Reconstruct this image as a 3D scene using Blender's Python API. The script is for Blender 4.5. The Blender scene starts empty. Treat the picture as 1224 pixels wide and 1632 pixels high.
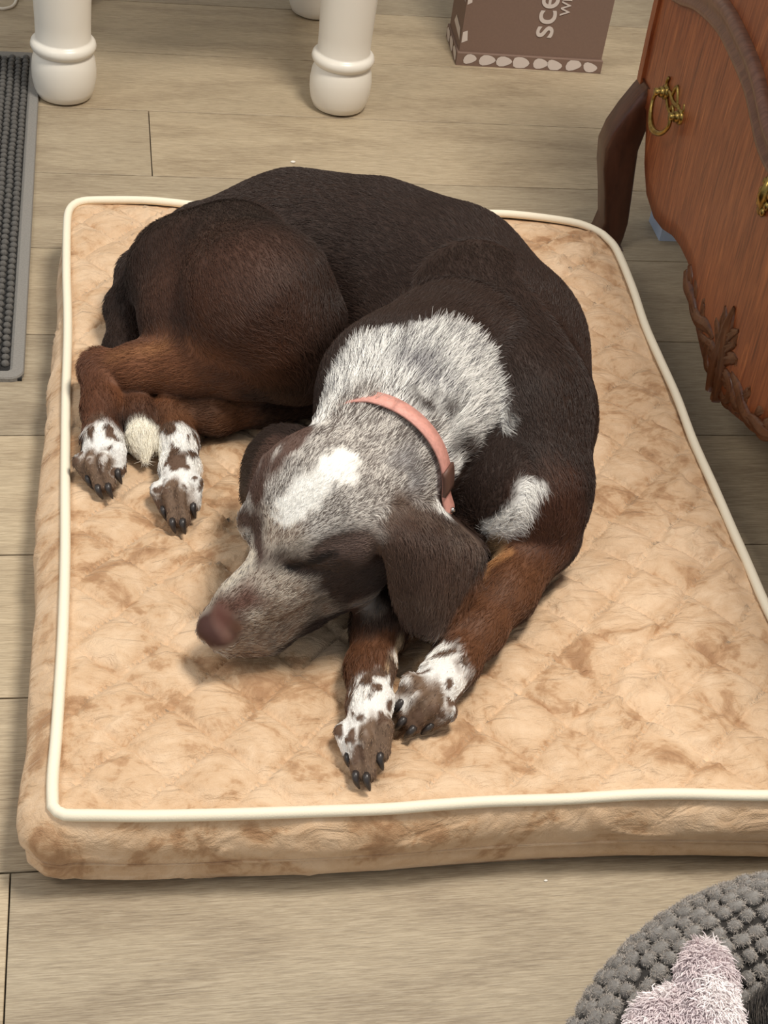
import bpy, math, random
import numpy as np
from mathutils import Matrix, Vector

# ------------------------------------------------------------------ camera, world, lights, exposure
SC = bpy.context.scene
COL = SC.collection
cam_d = bpy.data.cameras.new('camera')
cam_o = bpy.data.objects.new('camera', cam_d)
COL.objects.link(cam_o)
cam_d.sensor_fit = 'HORIZONTAL'
cam_d.sensor_width = 36.0
cam_d.lens = 2406.33 * 36.0 / 1224.0
cam_d.clip_start = 0.02
RT = (0.98314936, -0.14148209, 0.115759)
UPV = (0.00938197, 0.67145828, 0.74098297)
BK = (-0.18256316, -0.72741088, 0.66147116)
m = Matrix.Identity(4)
for i in range(3):
    m[i][0] = RT[i]; m[i][1] = UPV[i]; m[i][2] = BK[i]
m[0][3], m[1][3], m[2][3] = -0.28, -1.13, 1.01444
cam_o.matrix_world = m
SC.camera = cam_o

w = bpy.data.worlds.new('world'); SC.world = w
w.use_nodes = True
w.node_tree.nodes['Background'].inputs[0].default_value = (0.90, 0.95, 1.0, 1)
w.node_tree.nodes['Background'].inputs[1].default_value = 0.36

def area(name, loc, target, size, power, color):
    d = bpy.data.lights.new(name, 'AREA'); d.shape = 'DISK'; d.size = size; d.energy = power; d.color = color
    o = bpy.data.objects.new(name, d); COL.objects.link(o)
    o.location = loc
    o.rotation_euler = (Vector(target) - Vector(loc)).to_track_quat('-Z', 'Y').to_euler()
    return o
area('ceiling_lamp', (0.42, -0.25, 2.45), (0.10, 0.0, 0.0), 0.55, 38, (1.0, 0.93, 0.83))
area('left_fill_light', (-1.7, -0.7, 2.4), (0.0, 0.0, 0.0), 0.9, 12, (1.0, 0.93, 0.83))  # unseen fill light added on the left to keep the chest front lit

vs = SC.view_settings
vs.view_transform = 'Standard'; vs.look = 'None'; vs.exposure = 0.45; vs.gamma = 1.0
vs.use_curve_mapping = False

# ------------------------------------------------------------------ helpers
random.seed(7)
RNG = np.random.default_rng(11)

def lin(r, g, b):
    f = lambda c: (c / 255 / 12.92) if c <= 10 else ((c / 255 + 0.055) / 1.055) ** 2.4
    return (f(r), f(g), f(b), 1.0)

def mesh(name, verts, faces, mat=None, parent=None, smooth=True, loc=None):
    me = bpy.data.meshes.new(name)
    me.from_pydata([tuple(v) for v in verts], [], [tuple(f) for f in faces])
    me.update()
    if smooth:
        me.polygons.foreach_set('use_smooth', [True] * len(me.polygons))
    if mat is not None:
        me.materials.append(mat)
    o = bpy.data.objects.new(name, me); COL.objects.link(o)
    if parent is not None: o.parent = parent
    if loc is not None: o.location = loc
    return o

def inst(name, src, parent=None, loc=(0, 0, 0), rot=None, scale=None):
    o = bpy.data.objects.new(name, src.data); COL.objects.link(o)
    o.parent = parent; o.location = loc
    if rot is not None: o.rotation_euler = rot
    if scale is not None: o.scale = scale
    return o

def thing(name, label, cat, loc=(0, 0, 0), group=None, rz=0):
    o = bpy.data.objects.new(name, None); COL.objects.link(o)
    o.location = loc; o.rotation_euler = (0, 0, rz); o.empty_display_size = 0.05
    o['label'] = label; o['category'] = cat
    if group: o['group'] = group
    return o

def tag(o, label, cat, group=None):
    o['label'] = label; o['category'] = cat
    if group: o['group'] = group
    return o

class MB:
    def __init__(s): s.v = []; s.f = []
    def add(s, v, f):
        n = len(s.v); s.v += [tuple(q) for q in v]; s.f += [tuple(i + n for i in q) for q in f]
    def box(s, a, b, bev=0.0):
        x0, y0, z0 = a; x1, y1, z1 = b
        if bev <= 0:
            v = [(x0,y0,z0),(x1,y0,z0),(x1,y1,z0),(x0,y1,z0),(x0,y0,z1),(x1,y0,z1),(x1,y1,z1),(x0,y1,z1)]
            f = [(3,2,1,0),(4,5,6,7),(0,1,5,4),(1,2,6,5),(2,3,7,6),(3,0,4,7)]
        else:
            e = bev
            v = [(x0,y0,z0),(x1,y0,z0),(x1,y1,z0),(x0,y1,z0),
                 (x0,y0,z1-e),(x1,y0,z1-e),(x1,y1,z1-e),(x0,y1,z1-e),
                 (x0+e,y0+e,z1),(x1-e,y0+e,z1),(x1-e,y1-e,z1),(x0+e,y1-e,z1)]
            f = [(3,2,1,0),(8,9,10,11),(0,1,5,4),(1,2,6,5),(2,3,7,6),(3,0,4,7),
                 (4,5,9,8),(5,6,10,9),(6,7,11,10),(7,4,8,11)]
        s.add(v, f)
    def tube(s, pts, rad, n=10, cap=True, closed=False, flat=None):
        P = np.array(pts, float); N = len(P)
        R = np.array(rad, float) if hasattr(rad, '__len__') else np.full(N, rad)
        if closed: T = np.roll(P, -1, 0) - np.roll(P, 1, 0)
        else: T = np.gradient(P, axis=0)
        T /= np.linalg.norm(T, axis=1)[:, None] + 1e-12
        ref = np.array([0, 0, 1.0])
        if abs(T[0] @ ref) > .9: ref = np.array([1.0, 0, 0])
        u = ref - T[0] * (ref @ T[0]); u /= np.linalg.norm(u)
        v = []
        for i in range(N):
            u = u - T[i] * (u @ T[i]); u /= np.linalg.norm(u) + 1e-12
            b = np.cross(T[i], u)
            for k in range(n):
                a = 2 * math.pi * k / n
                v.append(P[i] + R[i] * (math.cos(a) * u * (flat or 1.0) + math.sin(a) * b))
        f = []
        for i in range(N if closed else N - 1):
            j = (i + 1) % N
            for k in range(n):
                l = (k + 1) % n
                f.append((i*n+k, i*n+l, j*n+l, j*n+k))
        if cap and not closed:
            f.append(tuple(range(n))[::-1]); f.append(tuple((N-1)*n + k for k in range(n)))
        s.add(v, f)
    def lathe(s, prof, n=32, c=(0, 0)):
        v = []
        for r, z in prof:
            for k in range(n):
                a = 2*math.pi*k/n; v.append((c[0]+r*math.cos(a), c[1]+r*math.sin(a), z))
        f = []
        for i in range(len(prof)-1):
            for k in range(n):
                l = (k+1) % n; f.append((i*n+k, i*n+l, (i+1)*n+l, (i+1)*n+k))
        f.append(tuple(range(n))[::-1]); f.append(tuple((len(prof)-1)*n+k for k in range(n)))
        s.add(v, f)
    def blob(s, c, r, axes=None, nu=10, nv=6):
        c = np.array(c, float); r = np.array(r, float) * np.ones(3)
        A = np.eye(3) if axes is None else np.array(axes, float)
        v = [c + A.T @ (r * np.array([0, 0, 1.0]))]
        for i in range(1, nv):
            t = math.pi * i / nv
            for k in range(nu):
                a = 2*math.pi*k/nu
                v.append(c + A.T @ (r * np.array([math.sin(t)*math.cos(a), math.sin(t)*math.sin(a), math.cos(t)])))
        v.append(c - A.T @ (r * np.array([0, 0, 1.0])))
        f = []
        for k in range(nu): f.append((0, 1+k, 1+(k+1) % nu))
        for i in range(nv-2):
            for k in range(nu):
                l = (k+1) % nu
                f.append((1+i*nu+k, 1+(i+1)*nu+k, 1+(i+1)*nu+l, 1+i*nu+l))
        b = len(v)-1
        for k in range(nu): f.append((b, 1+(nv-2)*nu+(k+1) % nu, 1+(nv-2)*nu+k))
        s.add(v, f)
    def build(s, name, mat, parent=None, smooth=True):
        return mesh(name, s.v, s.f, mat, parent, smooth)

def smooth_path(pts, n, closed=False):
    """Catmull-Rom through pts, resampled evenly to n points."""
    P = np.array(pts, float)
    if closed: Q = np.vstack([P[-1], P, P[0], P[1]])
    else: Q = np.vstack([2*P[0]-P[1], P, 2*P[-1]-P[-2]])
    out = []
    for i in range(1, len(Q)-2):
        for t in np.linspace(0, 1, 24, endpoint=False):
            a, b, c, d = Q[i-1], Q[i], Q[i+1], Q[i+2]
            out.append(.5*((2*b)+(-a+c)*t+(2*a-5*b+4*c-d)*t*t+(-a+3*b-3*c+d)*t**3))
    out.append(Q[-2])
    out = np.array(out)
    L = np.r_[0, np.cumsum(np.linalg.norm(np.diff(out, axis=0), axis=1))]
    q = np.linspace(0, L[-1], n + 1)[:-1] if closed else np.linspace(0, L[-1], n)
    return np.stack([np.interp(q, L, out[:, k]) for k in range(out.shape[1])], 1)

# value noise for geometry (3-D, vectorised)
_perm = np.random.default_rng(3).random((32, 32, 32)).astype(np.float32)
def vnoise(P, s):
    q = np.asarray(P, float) * s + 100.0
    i = np.floor(q).astype(int); f = q - i; f = f*f*(3-2*f)
    r = 0
    for a in (0, 1):
        for b in (0, 1):
            for c in (0, 1):
                wgt = (f[..., 0] if a else 1-f[..., 0])*(f[..., 1] if b else 1-f[..., 1])*(f[..., 2] if c else 1-f[..., 2])
                r = r + wgt*_perm[(i[..., 0]+a) % 32, (i[..., 1]+b) % 32, (i[..., 2]+c) % 32]
    return r

# ------------------------------------------------------------------ materials
class NT:
    def __init__(s, name):
        s.m = bpy.data.materials.new(name); s.m.use_nodes = True
        s.t = s.m.node_tree; s.b = s.t.nodes['Principled BSDF']
    def n(s, typ, **kw):
        nd = s.t.nodes.new(typ)
        for k, v in kw.items():
            if k.startswith('i_'):
                key = k[2:].replace('_', ' ')
                nd.inputs[int(key) if key.isdigit() else key].default_value = v
            else: setattr(nd, k, v)
        return nd
    def l(s, a, b): s.t.links.new(a, b)
    def coords(s, scale=(1, 1, 1), kind='Object', offset_random=0.0, rot=(0, 0, 0)):
        tc = s.n('ShaderNodeTexCoord'); mp = s.n('ShaderNodeMapping')
        mp.inputs['Scale'].default_value = scale; mp.inputs['Rotation'].default_value = rot
        s.l(tc.outputs[kind], mp.inputs['Vector'])
        if offset_random:
            oi = s.n('ShaderNodeObjectInfo'); mu = s.n('ShaderNodeVectorMath', operation='SCALE')
            cb = s.n('ShaderNodeCombineXYZ')
            for k in range(3): s.l(oi.outputs['Random'], cb.inputs[k])
            s.l(cb.outputs[0], mu.inputs[0]); mu.inputs['Scale'].default_value = offset_random
            s.l(mu.outputs[0], mp.inputs['Location'])
        return mp.outputs[0]
    def noise(s, vec, scale, detail=4, rough=.55, dist=0.0):
        nd = s.n('ShaderNodeTexNoise'); nd.inputs['Scale'].default_value = scale
        nd.inputs['Detail'].default_value = detail; nd.inputs['Roughness'].default_value = rough
        nd.inputs['Distortion'].default_value = dist
        s.l(vec, nd.inputs['Vector']); return nd.outputs['Fac']
    def ramp(s, fac, stops):
        r = s.n('ShaderNodeValToRGB'); e = r.color_ramp.elements
        while len(e) > 1: e.remove(e[-1])
        e[0].position, e[0].color = stops[0]
        for p, c in stops[1:]:
            q = e.new(p); q.color = c
        s.l(fac, r.inputs['Fac']); return r.outputs['Color']
    def mix(s, fac, a, b, mode='MIX'):
        x = s.n('ShaderNodeMix', data_type='RGBA', blend_type=mode)
        for sock, val in ((x.inputs[0], fac), (x.inputs[6], a), (x.inputs[7], b)):
            if isinstance(val, (float, int, tuple)): sock.default_value = val
            else: s.l(val, sock)
        return x.outputs[2]
    def bump(s, h, strength, dist=.002):
        b = s.n('ShaderNodeBump'); b.inputs['Strength'].default_value = strength; b.inputs['Distance'].default_value = dist
        s.l(h, b.inputs['Height']); s.l(b.outputs[0], s.b.inputs['Normal'])
    def base(s, c):
        if isinstance(c, tuple): s.b.inputs['Base Color'].default_value = c
        else: s.l(c, s.b.inputs['Base Color'])
    def p(s, **kw):
        for k, v in kw.items(): s.b.inputs[k.replace('_', ' ')].default_value = v
        return s

def plain(name, c, rough=.5, metal=0.0, bump=0.0, bscale=200, var=0.0):
    t = NT(name); t.p(Roughness=rough, Metallic=metal)
    if var or bump:
        v = t.coords()
        nz = t.noise(v, bscale, 3)
        if var:
            d = tuple(x*(1-var) for x in c[:3]) + (1,)
            t.base(t.ramp(nz, [(.35, d), (.65, c)]))
        else: t.base(c)
        if bump: t.bump(nz, bump)
    else: t.base(c)
    return t.m

def floor_material():
    t = NT('oak_plank'); t.p(Roughness=.52)
    v = t.coords((1.0, 9.0, 1.0), offset_random=37.0)
    broad = t.noise(v, 2.3, 5, .6, .8)
    v2 = t.coords((6.0, 130.0, 1.0), offset_random=19.0)
    fine = t.noise(v2, 4.0, 5, .7, .8)
    v3 = t.coords((1.6, 12.0, 1.0), offset_random=53.0)
    wv = t.n('ShaderNodeTexWave', wave_type='RINGS', rings_direction='Y')
    wv.inputs['Scale'].default_value = .75; wv.inputs['Distortion'].default_value = 9.0
    wv.inputs['Detail'].default_value = 3.0; wv.inputs['Detail Scale'].default_value = 1.2
    t.l(v3, wv.inputs['Vector'])
    c0 = t.ramp(broad, [(.34, lin(140, 126, 104)), (.5, lin(165, 150, 126)), (.66, lin(190, 176, 150))])
    c1 = t.mix(.6, c0, t.ramp(fine, [(.36, lin(124, 110, 90)), (.55, lin(176, 160, 134)), (.8, lin(198, 184, 158))]))
    fine2 = t.noise(t.coords((16.0, 330.0, 1.0), offset_random=29.0), 3.0, 3, .7, .3)
    c1 = t.mix(.45, c1, t.ramp(fine2, [(.36, lin(116, 100, 80)), (.5, lin(170, 154, 128)), (.62, lin(204, 190, 164))]))
    c2 = t.mix(.22, c1, t.ramp(wv.outputs['Fac'], [(0.0, lin(134, 118, 96)), (.4, lin(180, 165, 139)), (1, lin(188, 174, 148))]))
    kn = t.noise(t.coords((3.0, 9.0, 1.0), offset_random=71.0), 1.9, 2, .5)
    c3 = t.mix(t.ramp(kn, [(.70, (0, 0, 0, 1)), (.79, (.6, .6, .6, 1))]), c2, lin(112, 96, 76))
    oi = t.n('ShaderNodeObjectInfo')
    tone = t.ramp(oi.outputs['Random'], [(0, (.89, .89, .90, 1)), (.5, (1.06, 1.04, 1.02, 1)), (1, (1.20, 1.17, 1.13, 1))])
    t.base(t.mix(1.0, c3, tone, 'MULTIPLY'))
    t.bump(fine, .4, .0012)
    return t.m

def velvet_material():
    t = NT('tan_velvet'); t.p(Roughness=.7)
    v = t.coords((1, 1, 1))
    big = t.noise(t.coords((1.0, 1.5, 1.2), rot=(0, 0, .5)), 9.0, 6, .62, 1.4)
    small = t.noise(v, 46.0, 4, .6, 1.0)
    mx = t.n('ShaderNodeMath', operation='MULTIPLY_ADD'); t.l(small, mx.inputs[0]); mx.inputs[1].default_value = .38; t.l(big, mx.inputs[2])
    col = t.ramp(mx.outputs[0], [(.52, lin(166, 126, 90)), (.60, lin(189, 151, 114)), (.645, lin(206, 172, 136)), (.82, lin(221, 191, 158))])
    t.base(col)
    t.b.inputs['Sheen Weight'].default_value = .45
    t.b.inputs['Sheen Roughness'].default_value = .4
    t.b.inputs['Sheen Tint'].default_value = lin(255, 232, 205)
    fib = t.noise(v, 900.0, 2)
    wr = t.noise(t.coords((1.0, 2.6, 1.0), rot=(0, 0, .3)), 26.0, 3, .5, 1.5)
    mx2 = t.n('ShaderNodeMath', operation='MULTIPLY_ADD'); t.l(fib, mx2.inputs[0]); mx2.inputs[1].default_value = .12; t.l(wr, mx2.inputs[2])
    t.bump(mx2.outputs[0], .85, .005)
    return t.m

def chest_wood(name, c_dark, c_mid, c_light, rot=(0.25, 0, 0), gloss=.34):
    t = NT(name); t.p(Roughness=gloss, Coat_Weight=.08, Coat_Roughness=.3)
    v = t.coords((6.0, 22.0, 2.6), rot=rot)
    a = t.noise(v, 2.6, 6, .62, 1.6)
    b = t.noise(t.coords((20.0, 90.0, 6.0), rot=rot), 3.0, 3, .6, .6)
    c0 = t.ramp(a, [(.30, c_dark), (.47, c_mid), (.60, c_mid), (.74, c_light)])
    c1 = t.mix(.4, c0, t.ramp(b, [(.35, c_dark), (.65, c_light)]))
    t.base(c1); t.bump(b, .12, .0008)
    return t.m

M_floor = floor_material()
M_sub = plain('underlay', lin(70, 58, 46), .9)
M_velvet = velvet_material()
M_piping = plain('ivory_cord', lin(243, 233, 210), .7, bump=.15, bscale=700)
M_wood = chest_wood('mahogany_veneer', lin(88, 32, 10), lin(136, 68, 34), lin(192, 116, 66), rot=(.3, 0, 0), gloss=.42)
M_wood_shaded = chest_wood('mahogany_shaded', lin(52, 28, 19), lin(78, 44, 30), lin(100, 60, 42))  # mahogany darkened: shade on the legs is put into the wood colour
M_wood_mould = chest_wood('walnut_moulding', lin(84, 52, 38), lin(110, 72, 54), lin(142, 100, 78), rot=(1.4, 0, 0))
M_carve = chest_wood('carved_walnut', lin(64, 34, 18), lin(98, 56, 32), lin(126, 78, 48))
M_brass = plain('antique_brass', lin(176, 146, 82), .3, 1.0, bump=.2, bscale=120, var=.45)
M_white = plain('white_paint', lin(236, 230, 218), .32, bump=.05, bscale=60)
M_rugdark = plain('dark_grey_loops', lin(104, 101, 97), .95, bump=.3, bscale=600, var=.35)
M_rugbase = plain('rug_backing', lin(36, 35, 34), .95)
M_rugedge = plain('grey_rug_binding', lin(140, 136, 130), .9, bump=.4, bscale=500, var=.15)
M_card = plain('brown_card', lin(130, 106, 93), .75, bump=.06, bscale=300, var=.05)
M_print = plain('cream_print', lin(216, 204, 196), .7)
M_blue = plain('pale_blue_card', lin(178, 196, 224), .6)
M_cord = plain('white_cord', lin(222, 214, 200), .5)
M_crumb = plain('white_crumb', lin(240, 235, 225), .7)

# ------------------------------------------------------------------ floor: planks
sub = MB(); sub.box((-2.4, -2.0, -.03), (2.4, 2.6, -.0125))
floor = sub.build('floor', M_sub, None, False)
floor['kind'] = 'structure'
PW, PL, PT = .178, 1.22, .012
mb = MB(); mb.box((0, 0, -PT), (PL - .0012, PW - .0016, 0), .0004)
plank0 = mesh('plank', mb.v, mb.f, M_floor, floor, False)
first = True
known = {0: (-0.2127, 0.7432, 0.0000)[0], 7: (-0.3530, -0.4862, 0.0000)[0]}
for k in range(-9, 16):
    y = .82125 - (k + 1) * PW
    off = known.get(k, -2.4 + (k * .4711 % 1.0) * PL)
    x = off - math.ceil((off + 2.2) / PL) * PL
    while x < 2.2:
        if first: plank0.location = (x, y, 0); first = False
        else: inst('plank', plank0, floor, (x, y, 0))
        x += PL

M_wall = plain('wall_paint', lin(214, 210, 202), .8, bump=.05, bscale=90)
for nm, a_, b_ in (('wall_back', (-2.4, 2.45, 0), (2.4, 2.55, 2.5)), ('wall_right', (1.25, -2.0, 0), (1.35, 2.45, 2.5))):
    mb = MB(); mb.box(a_, b_); o = mb.build(nm, M_wall, None, False); o['kind'] = 'structure'

# ------------------------------------------------------------------ dog bed (quilted mattress)
H = .08
bed = thing('dog_mattress', 'tan velvet quilted dog mattress with ivory piping lying on plank floor', 'dog bed', (0, 0, 0))
top_pts = [(-0.3146, 0.4289, 0.0800), (-0.2983, 0.4438, 0.0800), (-0.2514, 0.4463, 0.0800), (-0.1786, 0.4404, 0.0800), (-0.0899, 0.4380, 0.0800), (0.0466, 0.4393, 0.0800), (0.1553, 0.4392, 0.0800), (0.2408, 0.4318, 0.0800), (0.2940, 0.4200, 0.0800), (0.3196, 0.4011, 0.0800)]
right_pts = [(0.3196, 0.4011, 0.0800), (0.3289, 0.3635, 0.0800), (0.3261, 0.2727, 0.0800), (0.3212, 0.1799, 0.0800), (0.3197, 0.0831, 0.0800), (0.3167, 0.0043, 0.0800), (0.3157, -0.0738, 0.0800), (0.3157, -0.1569, 0.0800), (0.3141, -0.2382, 0.0800), (.314, -.32, .08), (.312, -.41, .08), (.303, -.438, .08)]
front_pts = [(-0.3193, -0.4240, 0.0800), (-0.3119, -0.4318, 0.0800), (-0.2845, -0.4345, 0.0800), (-0.2430, -0.4374, 0.0800), (-0.1728, -0.4396, 0.0800), (-0.1155, -0.4405, 0.0800), (-0.0669, -0.4409, 0.0800), (-0.0272, -0.4395, 0.0800), (0.0484, -0.4382, 0.0800), (0.1255, -0.4388, 0.0800), (0.1775, -0.4403, 0.0800), (0.2420, -0.4451, 0.0800), (.285, -.4475, .08), (.303, -.438, .08)]
left_pts = [(-0.3146, 0.4289, 0.0800), (-0.3178, 0.3987, 0.0800), (-0.3174, 0.2955, 0.0800), (-0.3149, 0.1896, 0.0800), (-0.3153, 0.0628, 0.0800), (-0.3146, -0.0499, 0.0800), (-0.3134, -0.1508, 0.0800), (-0.3140, -0.2344, 0.0800), (-0.3157, -0.2972, 0.0800), (-0.3177, -0.3556, 0.0800), (-0.3198, -0.3982, 0.0800), (-0.3193, -0.4240, 0.0800)]
NX, NY = 190, 260
cT, cF = smooth_path(top_pts, NX), smooth_path(front_pts, NX)
cL, cR = smooth_path(left_pts, NY)[::-1], smooth_path(right_pts, NY)[::-1]     # front to back
U, V = np.meshgrid(np.linspace(0, 1, NX), np.linspace(0, 1, NY))
U3, V3 = U[..., None], V[..., None]
S = (1-V3)*cF[None] + V3*cT[None] + (1-U3)*cL[:, None] + U3*cR[:, None] \
    - ((1-U3)*(1-V3)*cF[0] + U3*(1-V3)*cF[-1] + (1-U3)*V3*cT[0] + U3*V3*cT[-1])
X, Y = S[..., 0], S[..., 1]
def dline(c, s=.073):
    q = (c / s + .5) % 1.0 - .5
    return np.abs(q) * s
nz2 = lambda s, o: vnoise(np.stack([X + o, Y + 2*o, X*0 + o], -1), s) - .5
wob1, wob2 = nz2(9, 1.3) * .022, nz2(9, 5.1) * .022
d1 = dline(X - Y - .385 + wob1); d2 = dline(X + Y + .485 + wob2)
puff = .0075 * (np.clip(np.sin(np.pi*np.clip(d1, 0, .0365)/.073), 0, 1) * np.clip(np.sin(np.pi*np.clip(d2, 0, .0365)/.073), 0, 1)) ** .5
groove = -.0040 * np.exp(-(np.minimum(d1, d2) / .0020) ** 2)
edge = np.minimum(np.minimum(U, 1-U) * .63, np.minimum(V, 1-V) * .87)
ang = .5
wr = np.abs(vnoise(np.stack([(X*math.cos(ang)+Y*math.sin(ang))*16 + nz2(14, 3)*2.2, (-X*math.sin(ang)+Y*math.cos(ang))*42, X*0], -1), 1.0) - .5)
wr2 = np.abs(vnoise(np.stack([X*36 + nz2(20, 8)*2, Y*26, X*0 + 9], -1), 1.0) - .5)
amp = np.clip(vnoise(np.stack([X, Y, X*0 + 4], -1), 6.0) * 1.9 - .45, 0, 1)
wrinkle = amp * (.0058 * np.exp(-(wr/.055)**2) + .0036 * np.exp(-(wr2/.05)**2))
Z = H - .006 + np.clip(edge/.024, 0, 1) * (puff + groove + wrinkle) + .004 * np.clip(1 - edge/.02, 0, 1) * 0
Z -= .004 * np.exp(-((X - .02)**2 + (Y - .08)**2) / .04)
S[..., 2] = Z
vv = S.reshape(-1, 3)
ii = np.arange(NX*NY).reshape(NY, NX)
ff = np.stack([ii[:-1, :-1], ii[:-1, 1:], ii[1:, 1:], ii[1:, :-1]], -1).reshape(-1, 4)
MAT_TOP = (X, Y, Z)
mesh('top_panel', vv, ff, M_velvet, bed)

loop = np.vstack([cF[:-1], cR[:-1], cT[::-1][:-1], cL[::-1][:-1]])
loop = smooth_path(loop[::3], 460, True)
mb = MB(); lp = loop.copy(); lp[:, 2] = H - .0005 + (vnoise(lp, 14) - .5) * .004
mb.tube(lp, .0047, 8, closed=True)
mb.build('piping', M_piping, bed)

tg = np.roll(loop, -1, 0) - np.roll(loop, 1, 0); tg[:, 2] = 0; tg /= np.linalg.norm(tg, axis=1)[:, None]
nrm = np.stack([tg[:, 1], -tg[:, 0]], 1)                               # outward
leftness = np.clip(-nrm[:, 0], 0, 1)
ls_ = np.clip((.42 - loop[:, 1])/.5, 0, 1)
lscale = 1 + leftness*(1.15*ls_ - .6*(1 - ls_))
def band(name, z0, z1, o0, o1, n, bulge, wr_amp):
    v = []; N = len(loop)
    for j in range(n + 1):
        t = j / n; z = z0 + (z1 - z0) * t
        o = o0 + (o1 - o0) * t + bulge * math.sin(math.pi * t)
        P = loop[:, :2] + nrm * (o * lscale)[:, None]
        q = np.stack([P[:, 0], P[:, 1], np.full(N, z)], 1)
        fold = np.abs(vnoise(np.stack([q[:, 0]*22 + q[:, 2]*16, q[:, 1]*22 - q[:, 2]*16, q[:, 2]*34], 1), 1.0) - .5)
        amp_ = np.clip(vnoise(q + 3, 8) * 2 - .5, 0, 1)
        k = wr_amp * math.sin(math.pi * min(max(t, .0), 1)) ** .5
        d = k * (amp_ * np.exp(-(fold/.08)**2) + 1.1 * (vnoise(q, 26) - .5))
        q[:, :2] += nrm * d[:, None]
        v.append(q)
    v = np.vstack(v); f = []
    for j in range(n):
        for i in range(N):
            k = (i+1) % N
            f.append((j*N+i, j*N+k, (j+1)*N+k, (j+1)*N+i))
    return mesh(name, v, [q[::-1] for q in f], M_velvet, bed)
band('upper_band', H - .002, .034, .001, .010, 16, .006, .0040)
band('lower_band', .0335, .001, .0085, .001, 10, .005, .0028)
v = np.c_[loop[:, :2] + nrm * .002, np.full(len(loop), .0015)]
mesh('bottom_panel', v, [tuple(range(len(loop)))], M_velvet, bed, False)
mb = MB(); sm = np.c_[loop[:, :2] + nrm * (.0098 * lscale)[:, None], .0338 + (vnoise(loop, 9) - .5) * .002]
mb.tube(sm, .0018, 6, closed=True); mb.build('side_seam', M_velvet, bed)

# ------------------------------------------------------------------ white side table with turned legs
tab = thing('side_table', 'white painted side table on thick turned legs behind the dog mattress', 'table', (-.135, 1.015, 0))
prof = [(.030, .0), (.0372, .004), (.0412, .014), (.0438, .028), (.0442, .042), (.0425, .056), (.0385, .0655), (.0375, .067),
        (.0400, .0675), (.0432, .071), (.0447, .0755), (.0436, .080), (.0405, .0835), (.0380, .0845), (.0372, .087),
        (.0375, .11), (.0392, .16), (.0415, .23), (.0425, .29), (.0400, .325), (.0375, .33), (.0420, .335), (.0420, .345), (.0375, .35), (.0375, .36)]
mb = MB(); mb.lathe(prof, 40)
lg = mb.build('leg', M_white, tab); lg.location = (-.193, -.158, 0)
for dx, dy in ((.193, -.158), (.193, .158), (-.193, .158)):
    inst('leg', lg, tab, (dx, dy, 0))
mb = MB(); mb.box((-.235, -.2, .355), (.235, .2, .425), .004); mb.build('apron', M_white, tab, False)
mb = MB(); mb.box((-.265, -.23, .425), (.265, .23, .45), .006); mb.build('table_top', M_white, tab, False)

# ------------------------------------------------------------------ grey loop rug
rug = thing('floor_mat', 'dark grey ribbed loop floor mat with light grey bound edge', 'rug', (-.66, .585, 0))
rx0, rx1, ry0, ry1 = -.30, .295, -.385, .385
mb = MB(); mb.box((rx0, ry0, 0), (rx1, ry1, .0035)); mb.build('backing', M_rugbase, rug, False)
def rr(x0, y0, x1, y1, r, n=6):
    out = []
    for cx, cy, a0 in ((x1-r, y0+r, -90), (x1-r, y1-r, 0), (x0+r, y1-r, 90), (x0+r, y0+r, 180)):
        for i in range(n+1):
            a = math.radians(a0 + 90*i/n); out.append((cx+r*math.cos(a), cy+r*math.sin(a)))
    return np.array(out)
o_, i_ = rr(rx0-.002, ry0-.002, rx1+.002, ry1+.002, .014), rr(rx0+.013, ry0+.013, rx1-.013, ry1-.013, .004)
N = len(o_)
v = [(*q, 0) for q in o_] + [(*q, .0045) for q in o_] + [(*(q*.93+p*.07), .0062) for q, p in zip(o_, i_)] + [(*(q*.2+p*.8), .0062) for q, p in zip(o_, i_)] + [(*q, .0036) for q in i_]
f = [(j*N+i, j*N+(i+1) % N, (j+1)*N+(i+1) % N, (j+1)*N+i) for j in range(4) for i in range(N)]
mesh('binding', v, f, M_rugedge, rug, False)
lpv, lpf = [], []
unit = MB(); unit.blob((0, 0, 0), (.0049, .0047, .0042), None, 8, 4)
uv_ = np.array(unit.v); r2 = random.Random(5)
for i, x in enumerate(np.arange(rx0+.018, rx1-.014, .0098)):
    for y in np.arange(ry0+.018 + (i % 2)*.006, ry1-.014, .0118):
        q = uv_ * (1, 1, r2.uniform(.85, 1.15)) + (x + r2.uniform(-.0006, .0006), y, .0052)
        n0 = len(lpv); lpv += q.tolist(); lpf += [tuple(k+n0 for k in t) for t in unit.f]
lo = mesh('loop_pile', lpv, lpf, M_rugdark, rug); lo['kind'] = 'stuff'

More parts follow.
